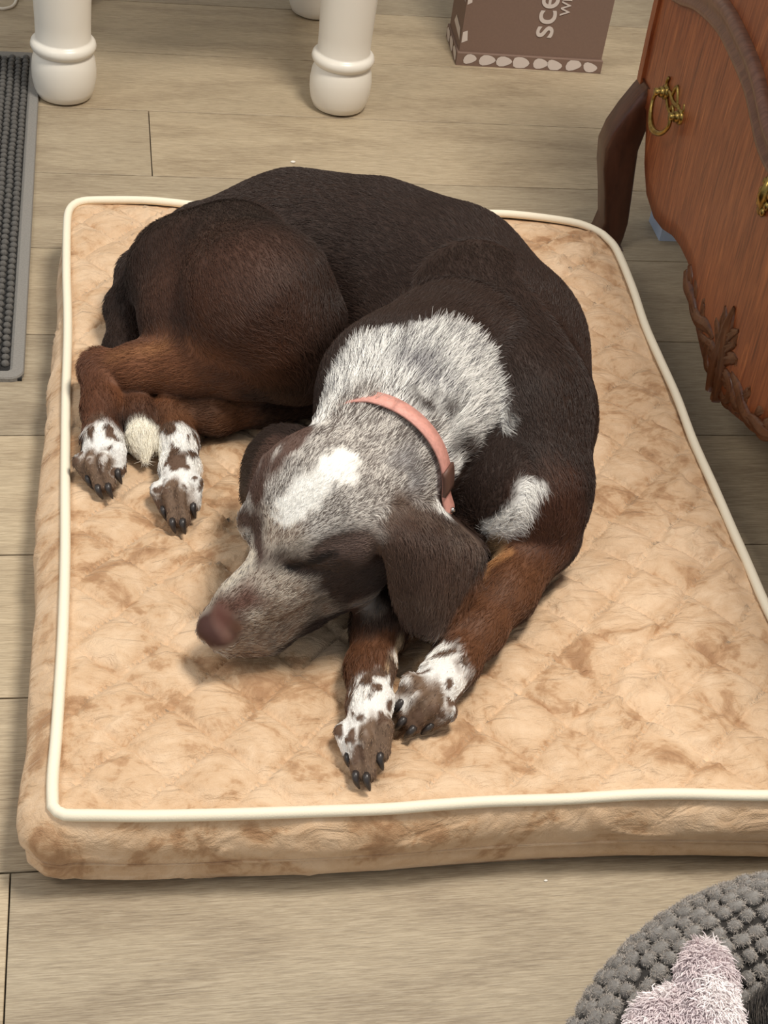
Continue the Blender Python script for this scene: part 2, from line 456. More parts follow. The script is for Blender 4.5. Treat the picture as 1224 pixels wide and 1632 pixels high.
# ------------------------------------------------------------------ printed cardboard box
bx0 = (.262, 1.006, 0)
box = thing('cardboard_box', 'brown cardboard box printed with cream letters standing behind the mattress', 'box', bx0, rz=-.03)
BW, BD, BH = .226, .10, .30
mb = MB(); mb.box((0, .004, .021), (BW, BD, BH), 0); mb.build('carton', M_card, box, False)
mb = MB(); mb.box((-.003, 0, 0), (BW+.002, BD+.003, .021), .0012); mb.build('lid_rim', M_card, box, False)
r3 = random.Random(2)
def petals(n, x0, x1, z0, z1, name, face):
    mb = MB()
    for i in range(n):
        cx = x0 + (x1-x0)*(i+.5)/n + r3.uniform(-.003, .003); cz = (z0+z1)/2
        a = r3.uniform(-.7, .7); L = (x1-x0)/n*r3.uniform(.36, .52); hgt = (z1-z0)*r3.uniform(.42, .58)
        pts = []
        for k in range(12):
            t = 2*math.pi*k/12
            px = L*math.cos(t); pz = hgt*math.sin(t)*(1 - .35*math.cos(t + a))
            pz = max(min(cz + pz + .25*px*math.sin(a), z1), z0)
            pts.append((min(max(cx+px, x0), x1), pz))
        if face == 'front': v = [(x, -.0006, z) for x, z in pts]
        else: v = [(-.0036, x, z) for x, z in pts][::-1]
        mb.add(v, [tuple(range(12))])
    o = mb.build(name, M_print, box, False)
petals(8, .001, BW-.001, .0015, .0195, 'printed_border', 'front')
petals(3, .004, BD, .0015, .0195, 'printed_border', 'side')
for z0, z1, xw in ((.035, .055, .010), (.095, .125, .008), (.15, .19, .012), (.22, .25, .009)):
    mb = MB(); mb.add([(.0012, .0034, z0), (xw, .0034, z0+.004), (xw*.8, .0034, z1), (.0012, .0034, z1-.003)], [(0, 1, 2, 3)]); mb.build('printed_mark', M_print, box, False)
    mb = MB(); mb.add([(-.0006, .012, z0), (-.0006, .07, z0+.006), (-.0006, .06, z1), (-.0006, .02, z1-.004)][::-1], [(0, 1, 2, 3)]); mb.build('printed_mark', M_print, box, False)
def lettering(name, body, size, loc):
    c = bpy.data.curves.new(name, 'FONT'); c.body = body; c.size = size; c.extrude = .0003
    c.materials.append(M_print)
    c.offset = size*.008
    tmp = bpy.data.objects.new(name, c); COL.objects.link(tmp)
    me = bpy.data.meshes.new_from_object(tmp.evaluated_get(bpy.context.evaluated_depsgraph_get()))
    bpy.data.objects.remove(tmp); bpy.data.curves.remove(c)
    o = bpy.data.objects.new(name, me); COL.objects.link(o); o.parent = box
    o.matrix_local = Matrix.Translation(loc) @ Matrix(((0, -1, 0, 0), (0, 0, -1, 0), (1, 0, 0, 0), (0, 0, 0, 1)))
    return o
lettering('lettering', 'sce', .056, (.140, .0032, .050))
lettering('lettering', 'WH', .0215, (.160, .0032, .088))

# ------------------------------------------------------------------ carved chest
YC, HW = .09, .436
chest = thing('carved_chest', 'reddish mahogany chest with carved scalloped apron and brass drop handles', 'chest of drawers', (.58, YC, 0))
def CW(P): return (P[0] - .58, P[1] - YC, P[2])          # world to chest frame
bd = [0, .02, .05, .085, .106, .130, .150, .185, .216, .255, .292, .334, .362, .378, .392, .436]
bz = [.078, .080, .088, .101, .120, .139, .143, .142, .136, .121, .114, .121, .145, .176, .20, .205]
def zb(d): return np.interp(abs(d), bd, bz)
def xf(d, z):       # front surface, world x
    return .360 - .006*math.cos(math.pi*d/HW) - .010*math.sin(math.pi*min(max((z-.08)/.55, 0), 1)) + .012
NYc, NZc = 121, 26
v = []
for j in range(NZc):
    for i in range(NYc):
        d = -HW + 2*HW*i/(NYc-1); z0 = zb(d); z = z0 + (.70 - z0) * (j/(NZc-1))
        v.append((xf(d, z) - .58, d, z))
n1 = len(v)
v += [(a + .02, b, c) for a, b, c in v]
f = []
for j in range(NZc-1):
    for i in range(NYc-1):
        a = j*NYc+i; q = (a, a+NYc, a+NYc+1, a+1); f.append(q); f.append(tuple(k+n1 for k in q[::-1]))
for i in range(NYc-1): f.append((i, i+1, i+1+n1, i+n1))
o = mesh('front_panel', v, f, M_wood, chest)
for s in (-1, 1):
    mb = MB(); pts = [(xf(s*HW, z) - .58 - .004, s*(HW - .006), z) for z in np.linspace(.19, .70, 12)]
    n = []
    for P in pts:
        n += [(P[0], P[1]-.007, P[2]), (P[0]+.03, P[1]-.007, P[2]), (P[0]+.03, P[1]+.007, P[2]), (P[0], P[1]+.007, P[2])]
    fs = [(k*4+i, k*4+(i+1) % 4, (k+1)*4+(i+1) % 4, (k+1)*4+i) for k in range(11) for i in range(4)] + [(3, 2, 1, 0), (44, 45, 46, 47)]
    mb.add(n, fs); mb.build('corner_stile', M_wood, chest, False)
    mb = MB(); mb.box((-.20, s*(HW-.004)-.01, .19), (.22, s*(HW-.004)+.004, .70)); mb.build('side_panel', M_wood, chest, False)
mb = MB(); mb.box((.205, -HW+.008, .19), (.22, HW-.008, .70)); mb.build('back_panel', M_wood, chest, False)
mb = MB(); mb.box((-.25, -HW-.02, .70), (.235, HW+.02, .725), .006); mb.build('chest_top', M_wood, chest, False)
mb = MB(); mb.box((-.19, -HW+.01, .195), (.206, HW-.01, .205)); mb.build('bottom_board', M_wood_shaded, chest, False)
# cabriole legs: profile (z, x front, x back) in world x
prof = [(.228, .372, .386), (.214, .363, .386), (.19, .350, .384), (.165, .339, .381), (.142, .3345, .378), (.113, .3385, .381), (.077, .348, .385),
        (.038, .3565, .389), (.018, .353, .388), (.0, .345, .386)]
for sx, sy in ((-1, 1), (-1, -1), (1, 1), (1, -1)):
    v = []
    for z, a, b in prof:
        for x, y in ((a, HW-.036), (b, HW-.036), (b, HW+.004), (a, HW+.004)):
            X_ = x - .58
            if sx > 0: X_ = .585 - x + .0 + .0
            v.append((X_, sy*y, z))
    n = len(prof)
    fs = [(k*4+i, k*4+(i+1) % 4, (k+1)*4+(i+1) % 4, (k+1)*4+i) for k in range(n-1) for i in range(4)] + [(0, 1, 2, 3), tuple(4*(n-1)+i for i in (3, 2, 1, 0))]
    if sx*sy < 0: fs = [q[::-1] for q in fs]
    o = mesh('leg', v, fs, M_wood_shaded, chest)
    md = o.modifiers.new('bevel', 'BEVEL'); md.width = .004; md.segments = 2
# moulding: two beads and a hollow, swept along the front
half = [(.0, .355), (.034, .360), (.06, .371), (.10, .386), (.16, .394), (.22, .396), (.30, .384), (.36, .366), (.43, .352)]
pth = [(-a, b) for a, b in half[::-1][:-1]] + half
pth = smooth_path(np.array([(xf(d, z) - .58, d, z) for d, z in pth]), 90)
cs = [(-.0165, .0), (-.0165, -.004), (-.013, -.0085), (-.008, -.0085), (-.004, -.005), (.003, -.0065), (.008, -.011), (.0135, -.0115), (.0175, -.008), (.018, .0)]
T = np.gradient(pth, axis=0); T /= np.linalg.norm(T, axis=1)[:, None]
v = []
for P, t in zip(pth, T):
    out = np.array([1.0, 0, 0]); up = np.cross(t, out); up *= (1 if up[2] > 0 else -1)
    for a, b in cs: v.append(P + up*a + out*b)
n = len(cs)
fs = [(k*n+i, k*n+i+1, (k+1)*n+i+1, (k+1)*n+i) for k in range(len(pth)-1) for i in range(n-1)]
mesh('moulding', v, fs, M_wood_mould, chest)
# carving on the apron: leaves and scrolls, mirrored about the middle
def carve(pts, rad, name='carved_leaf', lift=.0):
    P = np.array(pts, float); P = np.c_[P[:, 0], P[:, 1] - YC, P[:, 2]]
    for i in range(len(P)): P[i, 0] = xf(P[i, 1], P[i, 2]) - .58 + .0025 - lift
    q = smooth_path(P, 14)
    t = np.linspace(0, 1, 14)
    R = 1.5*np.interp(t, np.linspace(0, 1, len(rad)), rad) + .0004
    sec = [(-1, .0), (-.92, .45), (-.6, .75), (-.25, .62), (0, .95), (.25, .62), (.6, .75), (.92, .45), (1, .0)]
    T_ = np.gradient(q, axis=0); T_ /= np.linalg.norm(T_, axis=1)[:, None]
    v = []
    for P_, t_, r_ in zip(q, T_, R):
        sd_ = np.cross(t_, [1.0, 0, 0]); sd_ /= np.linalg.norm(sd_)
        for a, c_ in sec: v.append(P_ + sd_*a*r_ + np.array([-1.0, 0, 0])*c_*r_*.85 + np.array([.006, 0, 0])*(c_ == 0))
    n_ = len(sec)
    f = [(k*n_+i, k*n_+i+1, (k+1)*n_+i+1, (k+1)*n_+i) for k in range(13) for i in range(n_-1)] + [tuple(range(n_)), tuple(13*n_ + i for i in range(n_))[::-1]]
    for s in (1, -1):
        mesh(name, [(a, c_*s, d_) for a, c_, d_ in v], f if s > 0 else [g[::-1] for g in f], M_carve, chest)
carve([(0.3600, 0.0980, 0.0713), (0.3600, 0.1012, 0.0960), (0.3600, 0.0961, 0.1287), (0.3600, 0.0886, 0.1622), (0.3600, 0.0895, 0.1851)], [.003, .0045, .005, .006, .001], 'carved_stem', .003)
carve([(0.3600, 0.0937, 0.1385), (0.3600, 0.1067, 0.1534), (0.3600, 0.1128, 0.1730)], [.003, .0055, .001])
carve([(0.3600, 0.0943, 0.1341), (0.3600, 0.0818, 0.1568), (0.3600, 0.0675, 0.1716)], [.003, .005, .001], lift=.002)
carve([(0.3600, 0.0945, 0.1217), (0.3600, 0.0802, 0.1427), (0.3600, 0.0647, 0.1564)], [.003, .005, .001], lift=.002)
carve([(0.3600, 0.0947, 0.1092), (0.3600, 0.0764, 0.1309), (0.3600, 0.0554, 0.1433), (0.3600, 0.0562, 0.1346)], [.003, .006, .005, .002])
carve([(0.3600, 0.0965, 0.1036), (0.3600, 0.1193, 0.1118), (0.3600, 0.1256, 0.1320)], [.003, .006, .001])
carve([(0.3600, 0.0995, 0.0889), (0.3600, 0.1251, 0.0866), (0.3600, 0.1397, 0.0927)], [.002, .004, .001])
carve([(0.3600, 0.1266, 0.1123), (0.3600, 0.1486, 0.1030), (0.3600, 0.1574, 0.1077), (0.3600, 0.1466, 0.1195)], [.003, .005, .004, .001], 'carved_scroll')
carve([(0.3600, 0.1792, 0.1082), (0.3600, 0.1894, 0.1145), (0.3600, 0.1826, 0.1259)], [.002, .004, .001], 'carved_scroll')
carve([(0.3600, 0.1670, 0.1134), (0.3600, 0.1650, 0.1273), (0.3600, 0.1565, 0.1389)], [.002, .004, .001], 'carved_scroll')
carve([(0.3600, 0.0888, 0.0869), (0.3600, 0.0895, 0.1006), (0.3600, 0.0726, 0.1142), (0.3600, 0.0545, 0.1131), (0.3600, 0.0498, 0.1003), (0.3600, 0.0623, 0.0872), (0.3600, 0.0767, 0.0936)], [.002, .0035, .004, .005, .004, .003, .001], 'carved_scroll', .001)
carve([(0.3600, 0.0596, 0.1239), (0.3600, 0.0334, 0.1228), (0.3600, 0.0134, 0.1140), (0.3600, -0.0078, 0.1130), (0.3600, -0.0358, 0.1195)], [.002, .005, .006, .005, .002], 'carved_stem', .001)
carve([(0.3600, 0.0271, 0.1155), (0.3600, 0.0153, 0.1303), (0.3600, 0.0114, 0.1397), (0.3600, 0.0175, 0.1375)], [.002, .004, .004, .002])
carve([(0.3600, 0.0003, 0.1130), (0.3600, -0.0172, 0.1205), (0.3600, -0.0407, 0.1251), (0.3600, -0.0569, 0.1328)], [.003, .005, .006, .003], lift=.002)
carve([(0.3600, -0.0350, 0.1204), (0.3600, -0.0381, 0.1325), (0.3600, -0.0507, 0.1443)], [.003, .005, .004])
carve([(0.3600, -0.0109, 0.1187), (0.3600, -0.0172, 0.1342), (0.3600, -0.0332, 0.1469)], [.002, .004, .001])
# brass drop handles
def drop_handle(P, tilt):
    d0 = P[1] - YC; z0 = P[2]
    pull = bpy.data.objects.new('drop_handle', None); COL.objects.link(pull); pull.parent = chest
    pull.empty_display_size = .02
    pull.location = (xf(d0, z0) - .58, d0, z0)
    a, L = .0, .030
    mb = MB()                                   # pierced back plate
    for pts, r in (([(0, -L, 0), (-.001, -.018, .006), (-.001, -.006, .003), (-.001, .006, .003), (-.001, .018, .006), (0, L, 0)], .0028),
                   ([(0, -L, -.002), (-.001, -.014, -.010), (-.001, 0, -.012), (-.001, .014, -.010), (0, L, -.002)], .0022),
                   ([(0, -.012, .004), (-.001, -.006, .016), (-.001, 0, .022)], .0024), ([(0, .012, .004), (-.001, .006, .016), (-.001, 0, .022)], .0024),
                   ([(0, -.008, -.012), (-.001, 0, -.002), (0, .008, -.012)], .002),
                   ([(0, -L, 0), (-.001, -L-.005, .010), (-.001, -L-.002, .017)], .0022), ([(0, L, 0), (-.001, L+.005, .010), (-.001, L+.002, .017)], .0022)):
        mb.tube(smooth_path(pts, 10), r, 7)
    mb.build('back_plate', M_brass, pull)
    for s in (-1, 1):
        mb = MB()
        for rr_, x0, x1 in ((.0085, 0, -.004), (.0062, -.004, -.009), (.0045, -.009, -.015)):
            vv_ = []; n = 16
            for x in (x0, x1):
                for k in range(n):
                    t = 2*math.pi*k/n; vv_.append((x, s*L + rr_*math.cos(t), rr_*math.sin(t)))
            mb.add(vv_, [(k, (k+1) % n, n+(k+1) % n, n+k) for k in range(n)] + [tuple(range(n, 2*n))])
        mb.build('rosette', M_brass, pull)
    mb = MB()
    arc = [(-.0125, -L, -.001), (-.0135, -L-.002, -.012), (-.016, -.021, -.026), (-.018, 0, -.032), (-.016, .021, -.026), (-.0135, L+.002, -.012), (-.0125, L, -.001)]
    mb.tube(smooth_path(arc, 28), list(np.interp(np.linspace(0, 1, 28), [0, .2, .5, .8, 1], [.0024, .0026, .0042, .0026, .0024])), 8)
    mb.build('bail', M_brass, pull)
drop_handle((0.3600, 0.3951, 0.2545), 0)
q_ = (0.3600, 0.3951, 0.2545); drop_handle((q_[0], 2*YC - q_[1], q_[2]), 0)
mb = MB()
for k in range(9):
    t = 2*math.pi*k/9
    mb.blob((xf(0, .319) - .58 - .002, .010*math.cos(t), .315 + .017*math.sin(t)), (.003, .005, .005), None, 8, 5)
mb.tube([(xf(0, .315) - .58 - .001, 0, .335), (xf(0, .315) - .58 - .003, 0, .315), (xf(0, .315) - .58 - .001, 0, .295)], [.004, .007, .003], 8)
mb.build('keyhole_plate', M_brass, chest)

# small blue card box under the chest, cord, crumbs
mb = MB(); mb.box((0, 0, 0), (.12, .05, .022), .002)
o = mb.build('small_carton', M_blue, None, False); o.location = (.4465, .514, .0)
tag(o, 'small pale blue carton on the floor under the carved chest', 'box')
mb = MB()
mb.tube(smooth_path([(-.62, 1.18, .003), (-0.4453, 1.1256, 0.0030), (-0.4194, 1.1221, 0.0030), (-0.4069, 1.1347, 0.0030), (-0.4024, 1.1668, 0.0030), (-.40, 1.17, .003), (-.47, 1.32, .003)], 60), .0022, 8)
tag(mb.build('power_cord', M_cord), 'thin white cord lying on the floor beside the grey mat', 'cord')
for nm, P, r_ in (('crumb', (-0.0240, 0.6886, 0.0015), .0028), ('crumb', (0.0689, -0.4602, 0.0010), .0013)):
    mb = MB(); mb.blob((0, 0, 0), (r_*1.3, r_*.8, r_*.6), None, 8, 5)
    o = mb.build(nm, M_crumb); o.location = (P[0], P[1], r_*.55)
    tag(o, 'white crumb on the plank floor behind the dog' if r_ > .002 else 'tiny white crumb on the floor in front of the mattress', 'crumb')

# ------------------------------------------------------------------ implicit-surface modelling tools
def smin(a, b, k):
    h = np.clip(.5 + .5*(b - a)/k, 0, 1)
    return b + (a - b)*h - k*h*(1 - h)

class Sculpt:
    """Signed-distance body: groups of tapered capsules blended together, meshed by surface nets."""
    def __init__(s, lo, hi, h):
        s.h = h; s.lo = np.array(lo, float)
        s.n = np.ceil((np.array(hi) - s.lo)/h).astype(int) + 1
        s.F = np.full(s.n, 1.0, np.float32); s.prims = []
    def sub(s, lo, hi):
        a = np.clip(np.floor((lo - s.lo)/s.h).astype(int), 0, s.n - 1)
        b = np.clip(np.ceil((hi - s.lo)/s.h).astype(int) + 1, 1, s.n)
        sl = tuple(slice(a[k], b[k]) for k in range(3))
        ax = [s.lo[k] + s.h*np.arange(a[k], b[k]) for k in range(3)]
        return sl, np.stack(np.meshgrid(*ax, indexing='ij'), -1).astype(np.float32)
    @staticmethod
    def cap(P, a, b, ra, rb):
        ab = b - a; t = np.clip(((P - a) @ ab)/(ab @ ab + 1e-12), 0, 1)
        return np.linalg.norm(P - (a + t[..., None]*ab), axis=-1) - (ra + (rb - ra)*t)
    def group(s, chains, k, kout, flow=True, name=''):
        G = np.full(s.n, 1.0, np.float32)
        for ch in chains:
            for (pa, ra), (pb, rb) in zip(ch[:-1], ch[1:]):
                a, b = np.array(pa, np.float32), np.array(pb, np.float32); mr = max(ra, rb) + .045
                sl, P = s.sub(np.minimum(a, b) - mr, np.maximum(a, b) + mr)
                G[sl] = smin(G[sl], s.cap(P, a, b, ra, rb), k)
                if flow: s.prims.append((a, b, ra, rb, name))
        s.F = smin(s.F, G, kout)
    def sheet(s, rows, rad, kout, name='', nu=26, nv=26):
        """A curved flap (ear): control rows of points, thickened by rad."""
        C = np.array([smooth_path(np.array(r), nu) for r in rows])
        S = np.array([smooth_path(C[:, j], nv) for j in range(nu)])          # nu, nv, 3
        pts = S.reshape(-1, 3)
        rr_ = rad*np.ones((nu, nv)); rr_ = rr_.reshape(-1)
        sl, P = s.sub(pts.min(0) - .03, pts.max(0) + .03)
        D = np.full(P.shape[:3], 1.0, np.float32)
        for i in range(0, len(pts)):
            q = pts[i]; l2, h2 = q - .022, q + .022
            a = np.clip(np.floor((l2 - P[0, 0, 0])/s.h).astype(int), 0, None); b = np.ceil((h2 - P[0, 0, 0])/s.h).astype(int) + 1
            w_ = P[a[0]:b[0], a[1]:b[1], a[2]:b[2]]
            d = np.sqrt(((w_ - q)**2).sum(-1)) - rr_[i]
            v_ = D[a[0]:b[0], a[1]:b[1], a[2]:b[2]]; np.minimum(v_, d, out=v_)
        s.F[sl] = smin(s.F[sl], D, kout)
        for j in range(0, nu, 6):
            for i in range(0, nv - 5, 5): s.prims.append((S[j, i], S[j, i+5], rad, rad, name))
    def carve(s, pts, r, k):
        for a, b in zip(pts[:-1], pts[1:]):
            a, b = np.array(a), np.array(b)
            sl, P = s.sub(np.minimum(a, b) - .03, np.maximum(a, b) + .03)
            s.F[sl] = -smin(-s.F[sl], s.cap(P, a, b, r, r), k)
    def val(s, P):
        q = (np.atleast_2d(P) - s.lo)/s.h; q = np.clip(q, 0, s.n - 1.001)
        i = np.floor(q).astype(int); f = q - i; r = 0
        for a in (0, 1):
            for b in (0, 1):
                for c in (0, 1):
                    wgt = (f[:, 0] if a else 1-f[:, 0])*(f[:, 1] if b else 1-f[:, 1])*(f[:, 2] if c else 1-f[:, 2])
                    r = r + wgt*s.F[i[:, 0]+a, i[:, 1]+b, i[:, 2]+c]
        return r
    def grad(s, P):
        P = np.atleast_2d(P); g = []
        for k in range(3):
            e = np.zeros(3); e[k] = s.h
            g.append(s.val(P + e) - s.val(P - e))
        g = np.stack(g, 1); return g/(np.linalg.norm(g, axis=1)[:, None] + 1e-9)
    def surf(s, P, off=0.0):
        P = np.atleast_2d(np.array(P, float))
        for _ in range(8): P = P - (s.val(P) - off)[:, None]*s.grad(P)*.9
        return P
    def net(s, smooth=2):
        F = s.F; neg = F < 0
        c = np.zeros(np.array(F.shape) - 1, int)
        off = [(a, b, d) for a in (0, 1) for b in (0, 1) for d in (0, 1)]
        sh = lambda A, o: A[o[0]:A.shape[0]-1+o[0], o[1]:A.shape[1]-1+o[1], o[2]:A.shape[2]-1+o[2]]
        for o in off: c += sh(neg, o)
        act = (c > 0) & (c < 8); idx = np.full(act.shape, -1, int)
        ijk = np.argwhere(act); idx[act] = np.arange(len(ijk))
        acc = np.zeros((len(ijk), 3)); cnt = np.zeros(len(ijk))
        vals = {o: F[ijk[:, 0]+o[0], ijk[:, 1]+o[1], ijk[:, 2]+o[2]] for o in off}
        for o in off:
            for k in range(3):
                if o[k] == 0:
                    p_ = list(o); p_[k] = 1; p_ = tuple(p_)
                    a, b = vals[o], vals[p_]; m_ = (a < 0) != (b < 0)
                    t = np.where(m_, a/np.where(m_, a - b, 1), 0)
                    e = np.tile(np.array(o, float), (len(ijk), 1)); e[:, k] += t
                    acc[m_] += e[m_]; cnt[m_] += 1
        V_ = s.lo + s.h*(ijk + acc/cnt[:, None])
        faces = []
        for k in range(3):
            a = [slice(None)]*3; b = [slice(None)]*3; a[k] = slice(0, -1); b[k] = slice(1, None)
            n0, n1_ = neg[tuple(a)], neg[tuple(b)]
            e = np.argwhere(n0 != n1_); u, w_ = (k+1) % 3, (k+2) % 3
            ok = (e[:, u] > 0) & (e[:, w_] > 0) & (e[:, u] < act.shape[u]) & (e[:, w_] < act.shape[w_]); e = e[ok]
            q = []
            for du, dw in ((1, 1), (0, 1), (0, 0), (1, 0)):
                g = e.copy(); g[:, u] -= du; g[:, w_] -= dw; q.append(idx[g[:, 0], g[:, 1], g[:, 2]])
            q = np.stack(q, 1); flip = ~n0[e[:, 0], e[:, 1], e[:, 2]]
            q[flip] = q[flip][:, ::-1]; faces.append(q)
        faces = np.vstack(faces); faces = faces[(faces >= 0).all(1)]
        E_ = np.vstack([faces[:, [0, 1]], faces[:, [1, 2]], faces[:, [2, 3]], faces[:, [3, 0]]])
        for _ in range(smooth):
            A = np.zeros_like(V_); n_ = np.zeros(len(V_))
            for k in range(3): A[:, k] = np.bincount(E_[:, 0], V_[E_[:, 1], k], len(V_)) + np.bincount(E_[:, 1], V_[E_[:, 0], k], len(V_))
            n_ = np.bincount(E_[:, 0], minlength=len(V_)) + np.bincount(E_[:, 1], minlength=len(V_))
            V_ = .5*V_ + .5*A/np.maximum(n_, 1)[:, None]
        return V_, faces
    def flow(s, P):
        out = np.zeros_like(P)
        for a, b, ra, rb, nm in s.prims:
            d = np.maximum(s.cap(P, np.asarray(a, float), np.asarray(b, float), ra, rb), 0) + .004
            ab = np.asarray(b, float) - a; ab = ab/(np.linalg.norm(ab) + 1e-9)
            out += ab*(1/d**3)[:, None]
        return out/(np.linalg.norm(out, axis=1)[:, None] + 1e-9)

def sample_faces(V_, Fq, n, weight=None):
    a, b, c, d = (V_[Fq[:, i]] for i in range(4))
    nr = np.cross(c - a, d - b); ar = np.linalg.norm(nr, axis=1)/2; nr /= (2*ar[:, None] + 1e-12)
    w_ = ar if weight is None else ar*weight(.25*(a+b+c+d), nr)
    k = RNG.choice(len(Fq), n, p=w_/w_.sum())
    u, v_ = RNG.random((n, 1)), RNG.random((n, 1))
    return (1-u)*(1-v_)*a[k] + u*(1-v_)*b[k] + u*v_*c[k] + (1-u)*v_*d[k], nr[k]

def fur_object(name, root, nrm_, flow_, length, colour, mat, parent, lift0=.6, lift1=.12, jitter=.22, r0=.00026, n=4, curl=0.0):
    N = len(root)
    t_ = flow_ - nrm_*(flow_*nrm_).sum(1)[:, None]
    t_ = t_ + RNG.normal(0, jitter, (N, 3)); t_ -= nrm_*(t_*nrm_).sum(1)[:, None]
    t_ /= np.linalg.norm(t_, axis=1)[:, None] + 1e-9
    pts = np.zeros((N, n, 3), np.float32); p_ = root - nrm_*.0004; pts[:, 0] = p_
    for i in range(1, n):
        l_ = np.asarray(lift0 + (lift1 - lift0)*(i-1)/max(n-2, 1))
        l_ = l_*np.ones(N)
        dr = t_ + nrm_*l_[:, None]; dr /= np.linalg.norm(dr, axis=1)[:, None]
        if curl: dr = dr + RNG.normal(0, curl, (N, 3))
        p_ = p_ + dr*(length/(n-1))[:, None]; pts[:, i] = p_
    hc = bpy.data.hair_curves.new(name); hc.add_curves([n]*N)
    pa = hc.attributes.get('position') or hc.attributes.new('position', 'FLOAT_VECTOR', 'POINT')
    pa.data.foreach_set('vector', pts.reshape(-1))
    ra = hc.attributes.get('radius') or hc.attributes.new('radius', 'FLOAT', 'POINT')
    rad = np.linspace(1, .25, n)[None, :]*(r0*np.ones(N))[:, None]
    ra.data.foreach_set('value', rad.astype(np.float32).reshape(-1))
    ca = hc.attributes.new('coat_colour', 'FLOAT_COLOR', 'CURVE')
    ca.data.foreach_set('color', np.c_[colour, np.ones(N)].astype(np.float32).reshape(-1))
    hc.materials.append(mat)
    o = bpy.data.objects.new(name, hc); COL.objects.link(o); o.parent = parent; o['kind'] = 'stuff'
    return o

def coat_material(name, rough=.55, spec=.35):
    t = NT(name); a = t.n('ShaderNodeAttribute', attribute_name='coat_colour'); t.base(a.outputs['Color'])
    t.p(Roughness=rough); t.b.inputs['Specular IOR Level'].default_value = spec
    return t.m
M_coat = coat_material('dog_skin_coat', .6, .25)
M_hair = coat_material('dog_hair', .45, .4)
M_claw = plain('dark_claw', lin(52, 46, 44), .35)
M_collar = plain('pink_leather', lin(222, 160, 146), .6, bump=.25, bscale=260, var=.18)
M_keeper = plain('brown_leather', lin(96, 66, 54), .55)
M_stud = plain('steel_stud', lin(190, 188, 184), .25, 1.0)

def paint_mesh(o, col):
    at = o.data.color_attributes.new('coat_colour', 'FLOAT_COLOR', 'POINT')
    at.data.foreach_set('color', np.c_[col, np.ones(len(col))].astype(np.float32).reshape(-1))

# ------------------------------------------------------------------ the sleeping dog
dog = thing('dog', 'brown short-haired dog with grey speckled head and pink collar asleep curled up', 'dog', (0, 0, .076))
SK = Sculpt((-.375, -.46, .066), (.265, .43, .315), .0027)
SK.group([[((0.0561, -0.1365, 0.1450), .068), ((0.0784, -0.0651, 0.1600), .086), ((0.0868, 0.0312, 0.1650), .093), ((0.0596, 0.1240, 0.1650), .091), ((-0.0048, 0.1845, 0.1600), .086), ((-0.0799, 0.2192, 0.1550), .079), ((-0.1630, 0.2000, 0.1500), .068)],
          [((0.0675, -0.0312, 0.1250), .066), ((0.0310, 0.0517, 0.1300), .075), ((-0.0110, 0.1108, 0.1250), .066), ((-0.0480, 0.1225, 0.1200), .050)]], .035, .03, name='torso')
SK.group([[((0.0711, 0.0443, 0.2000), .066), ((0.0835, -0.0863, 0.1880), .067), ((0.0955, -0.1554, 0.1500), .050), ((0.1083, -0.1792, 0.1160), .028)]], .03, .014, name='shoulder')
SK.group([[((-0.1504, 0.1513, 0.1820), .065), ((-0.1328, 0.0613, 0.2040), .068), ((-0.1079, 0.0455, 0.1780), .054), ((-0.0963, 0.0401, 0.1540), .041)],
          [((-0.1938, 0.1663, 0.1600), .062), ((-0.1905, 0.1012, 0.1520), .048), ((-0.1709, 0.0634, 0.1420), .034)],
          [((-0.0970, 0.0367, 0.1580), .040), ((-0.1489, 0.0367, 0.1500), .030), ((-0.1988, 0.0460, 0.1380), .0248), ((-0.2430, 0.0568, 0.1250), .0200), ((-0.2830, 0.0750, 0.1110), .0175)]], .022, .006, name='hind')
SK.group([[((-0.2830, 0.0763, 0.1100), .0185), ((-0.2803, 0.0227, 0.1040), .0178), ((-0.2806, -0.0241, 0.1000), .0180)]], .01, .010, name='hind')
SK.group([[((-0.0775, 0.0458, 0.1040), .022), ((-0.1251, 0.0323, 0.1010), .0190), ((-0.1717, 0.0198, 0.0990), .0185), ((-0.2143, 0.0229, 0.0980), .0165)],
          [((-0.2156, 0.0233, 0.1000), .0165), ((-0.2108, -0.0217, 0.0980), .0165), ((-0.2099, -0.0570, 0.0970), .0175)]], .012, .003, name='hind')
SK.group([[((-0.1730, 0.2598, 0.1600), .022), ((-0.2105, 0.2485, 0.1460), .021), ((-0.2410, 0.2220, 0.1260), .0205), ((-0.2552, 0.1819, 0.1100), .0188), ((-0.2580, 0.1246, 0.1000), .0175), ((-0.2529, 0.0664, 0.0970), .0170), ((-0.2455, 0.0189, 0.0980), .0165), ((-0.2428, -0.0159, 0.0970), .0125), ((-0.2420, -0.0338, 0.0920), .004)]], .014, .005, name='tail')
SK.group([[((0.1083, -0.1792, 0.1160), .027), ((0.0618, -0.2391, 0.1080), .0245), ((0.0310, -0.2782, 0.1030), .0200), ((0.0057, -0.3112, 0.1010), .0180), ((-0.0122, -0.3346, 0.1010), .0190)]], .014, .012, name='fore')
SK.group([[((0.0103, -0.1673, 0.1050), .034), ((-0.0315, -0.2191, 0.1020), .026), ((-0.0532, -0.2709, 0.1020), .0215), ((-0.0665, -0.3145, 0.1000), .0180), ((-0.0713, -0.3505, 0.0990), .0180)]], .012, .008, name='fore')
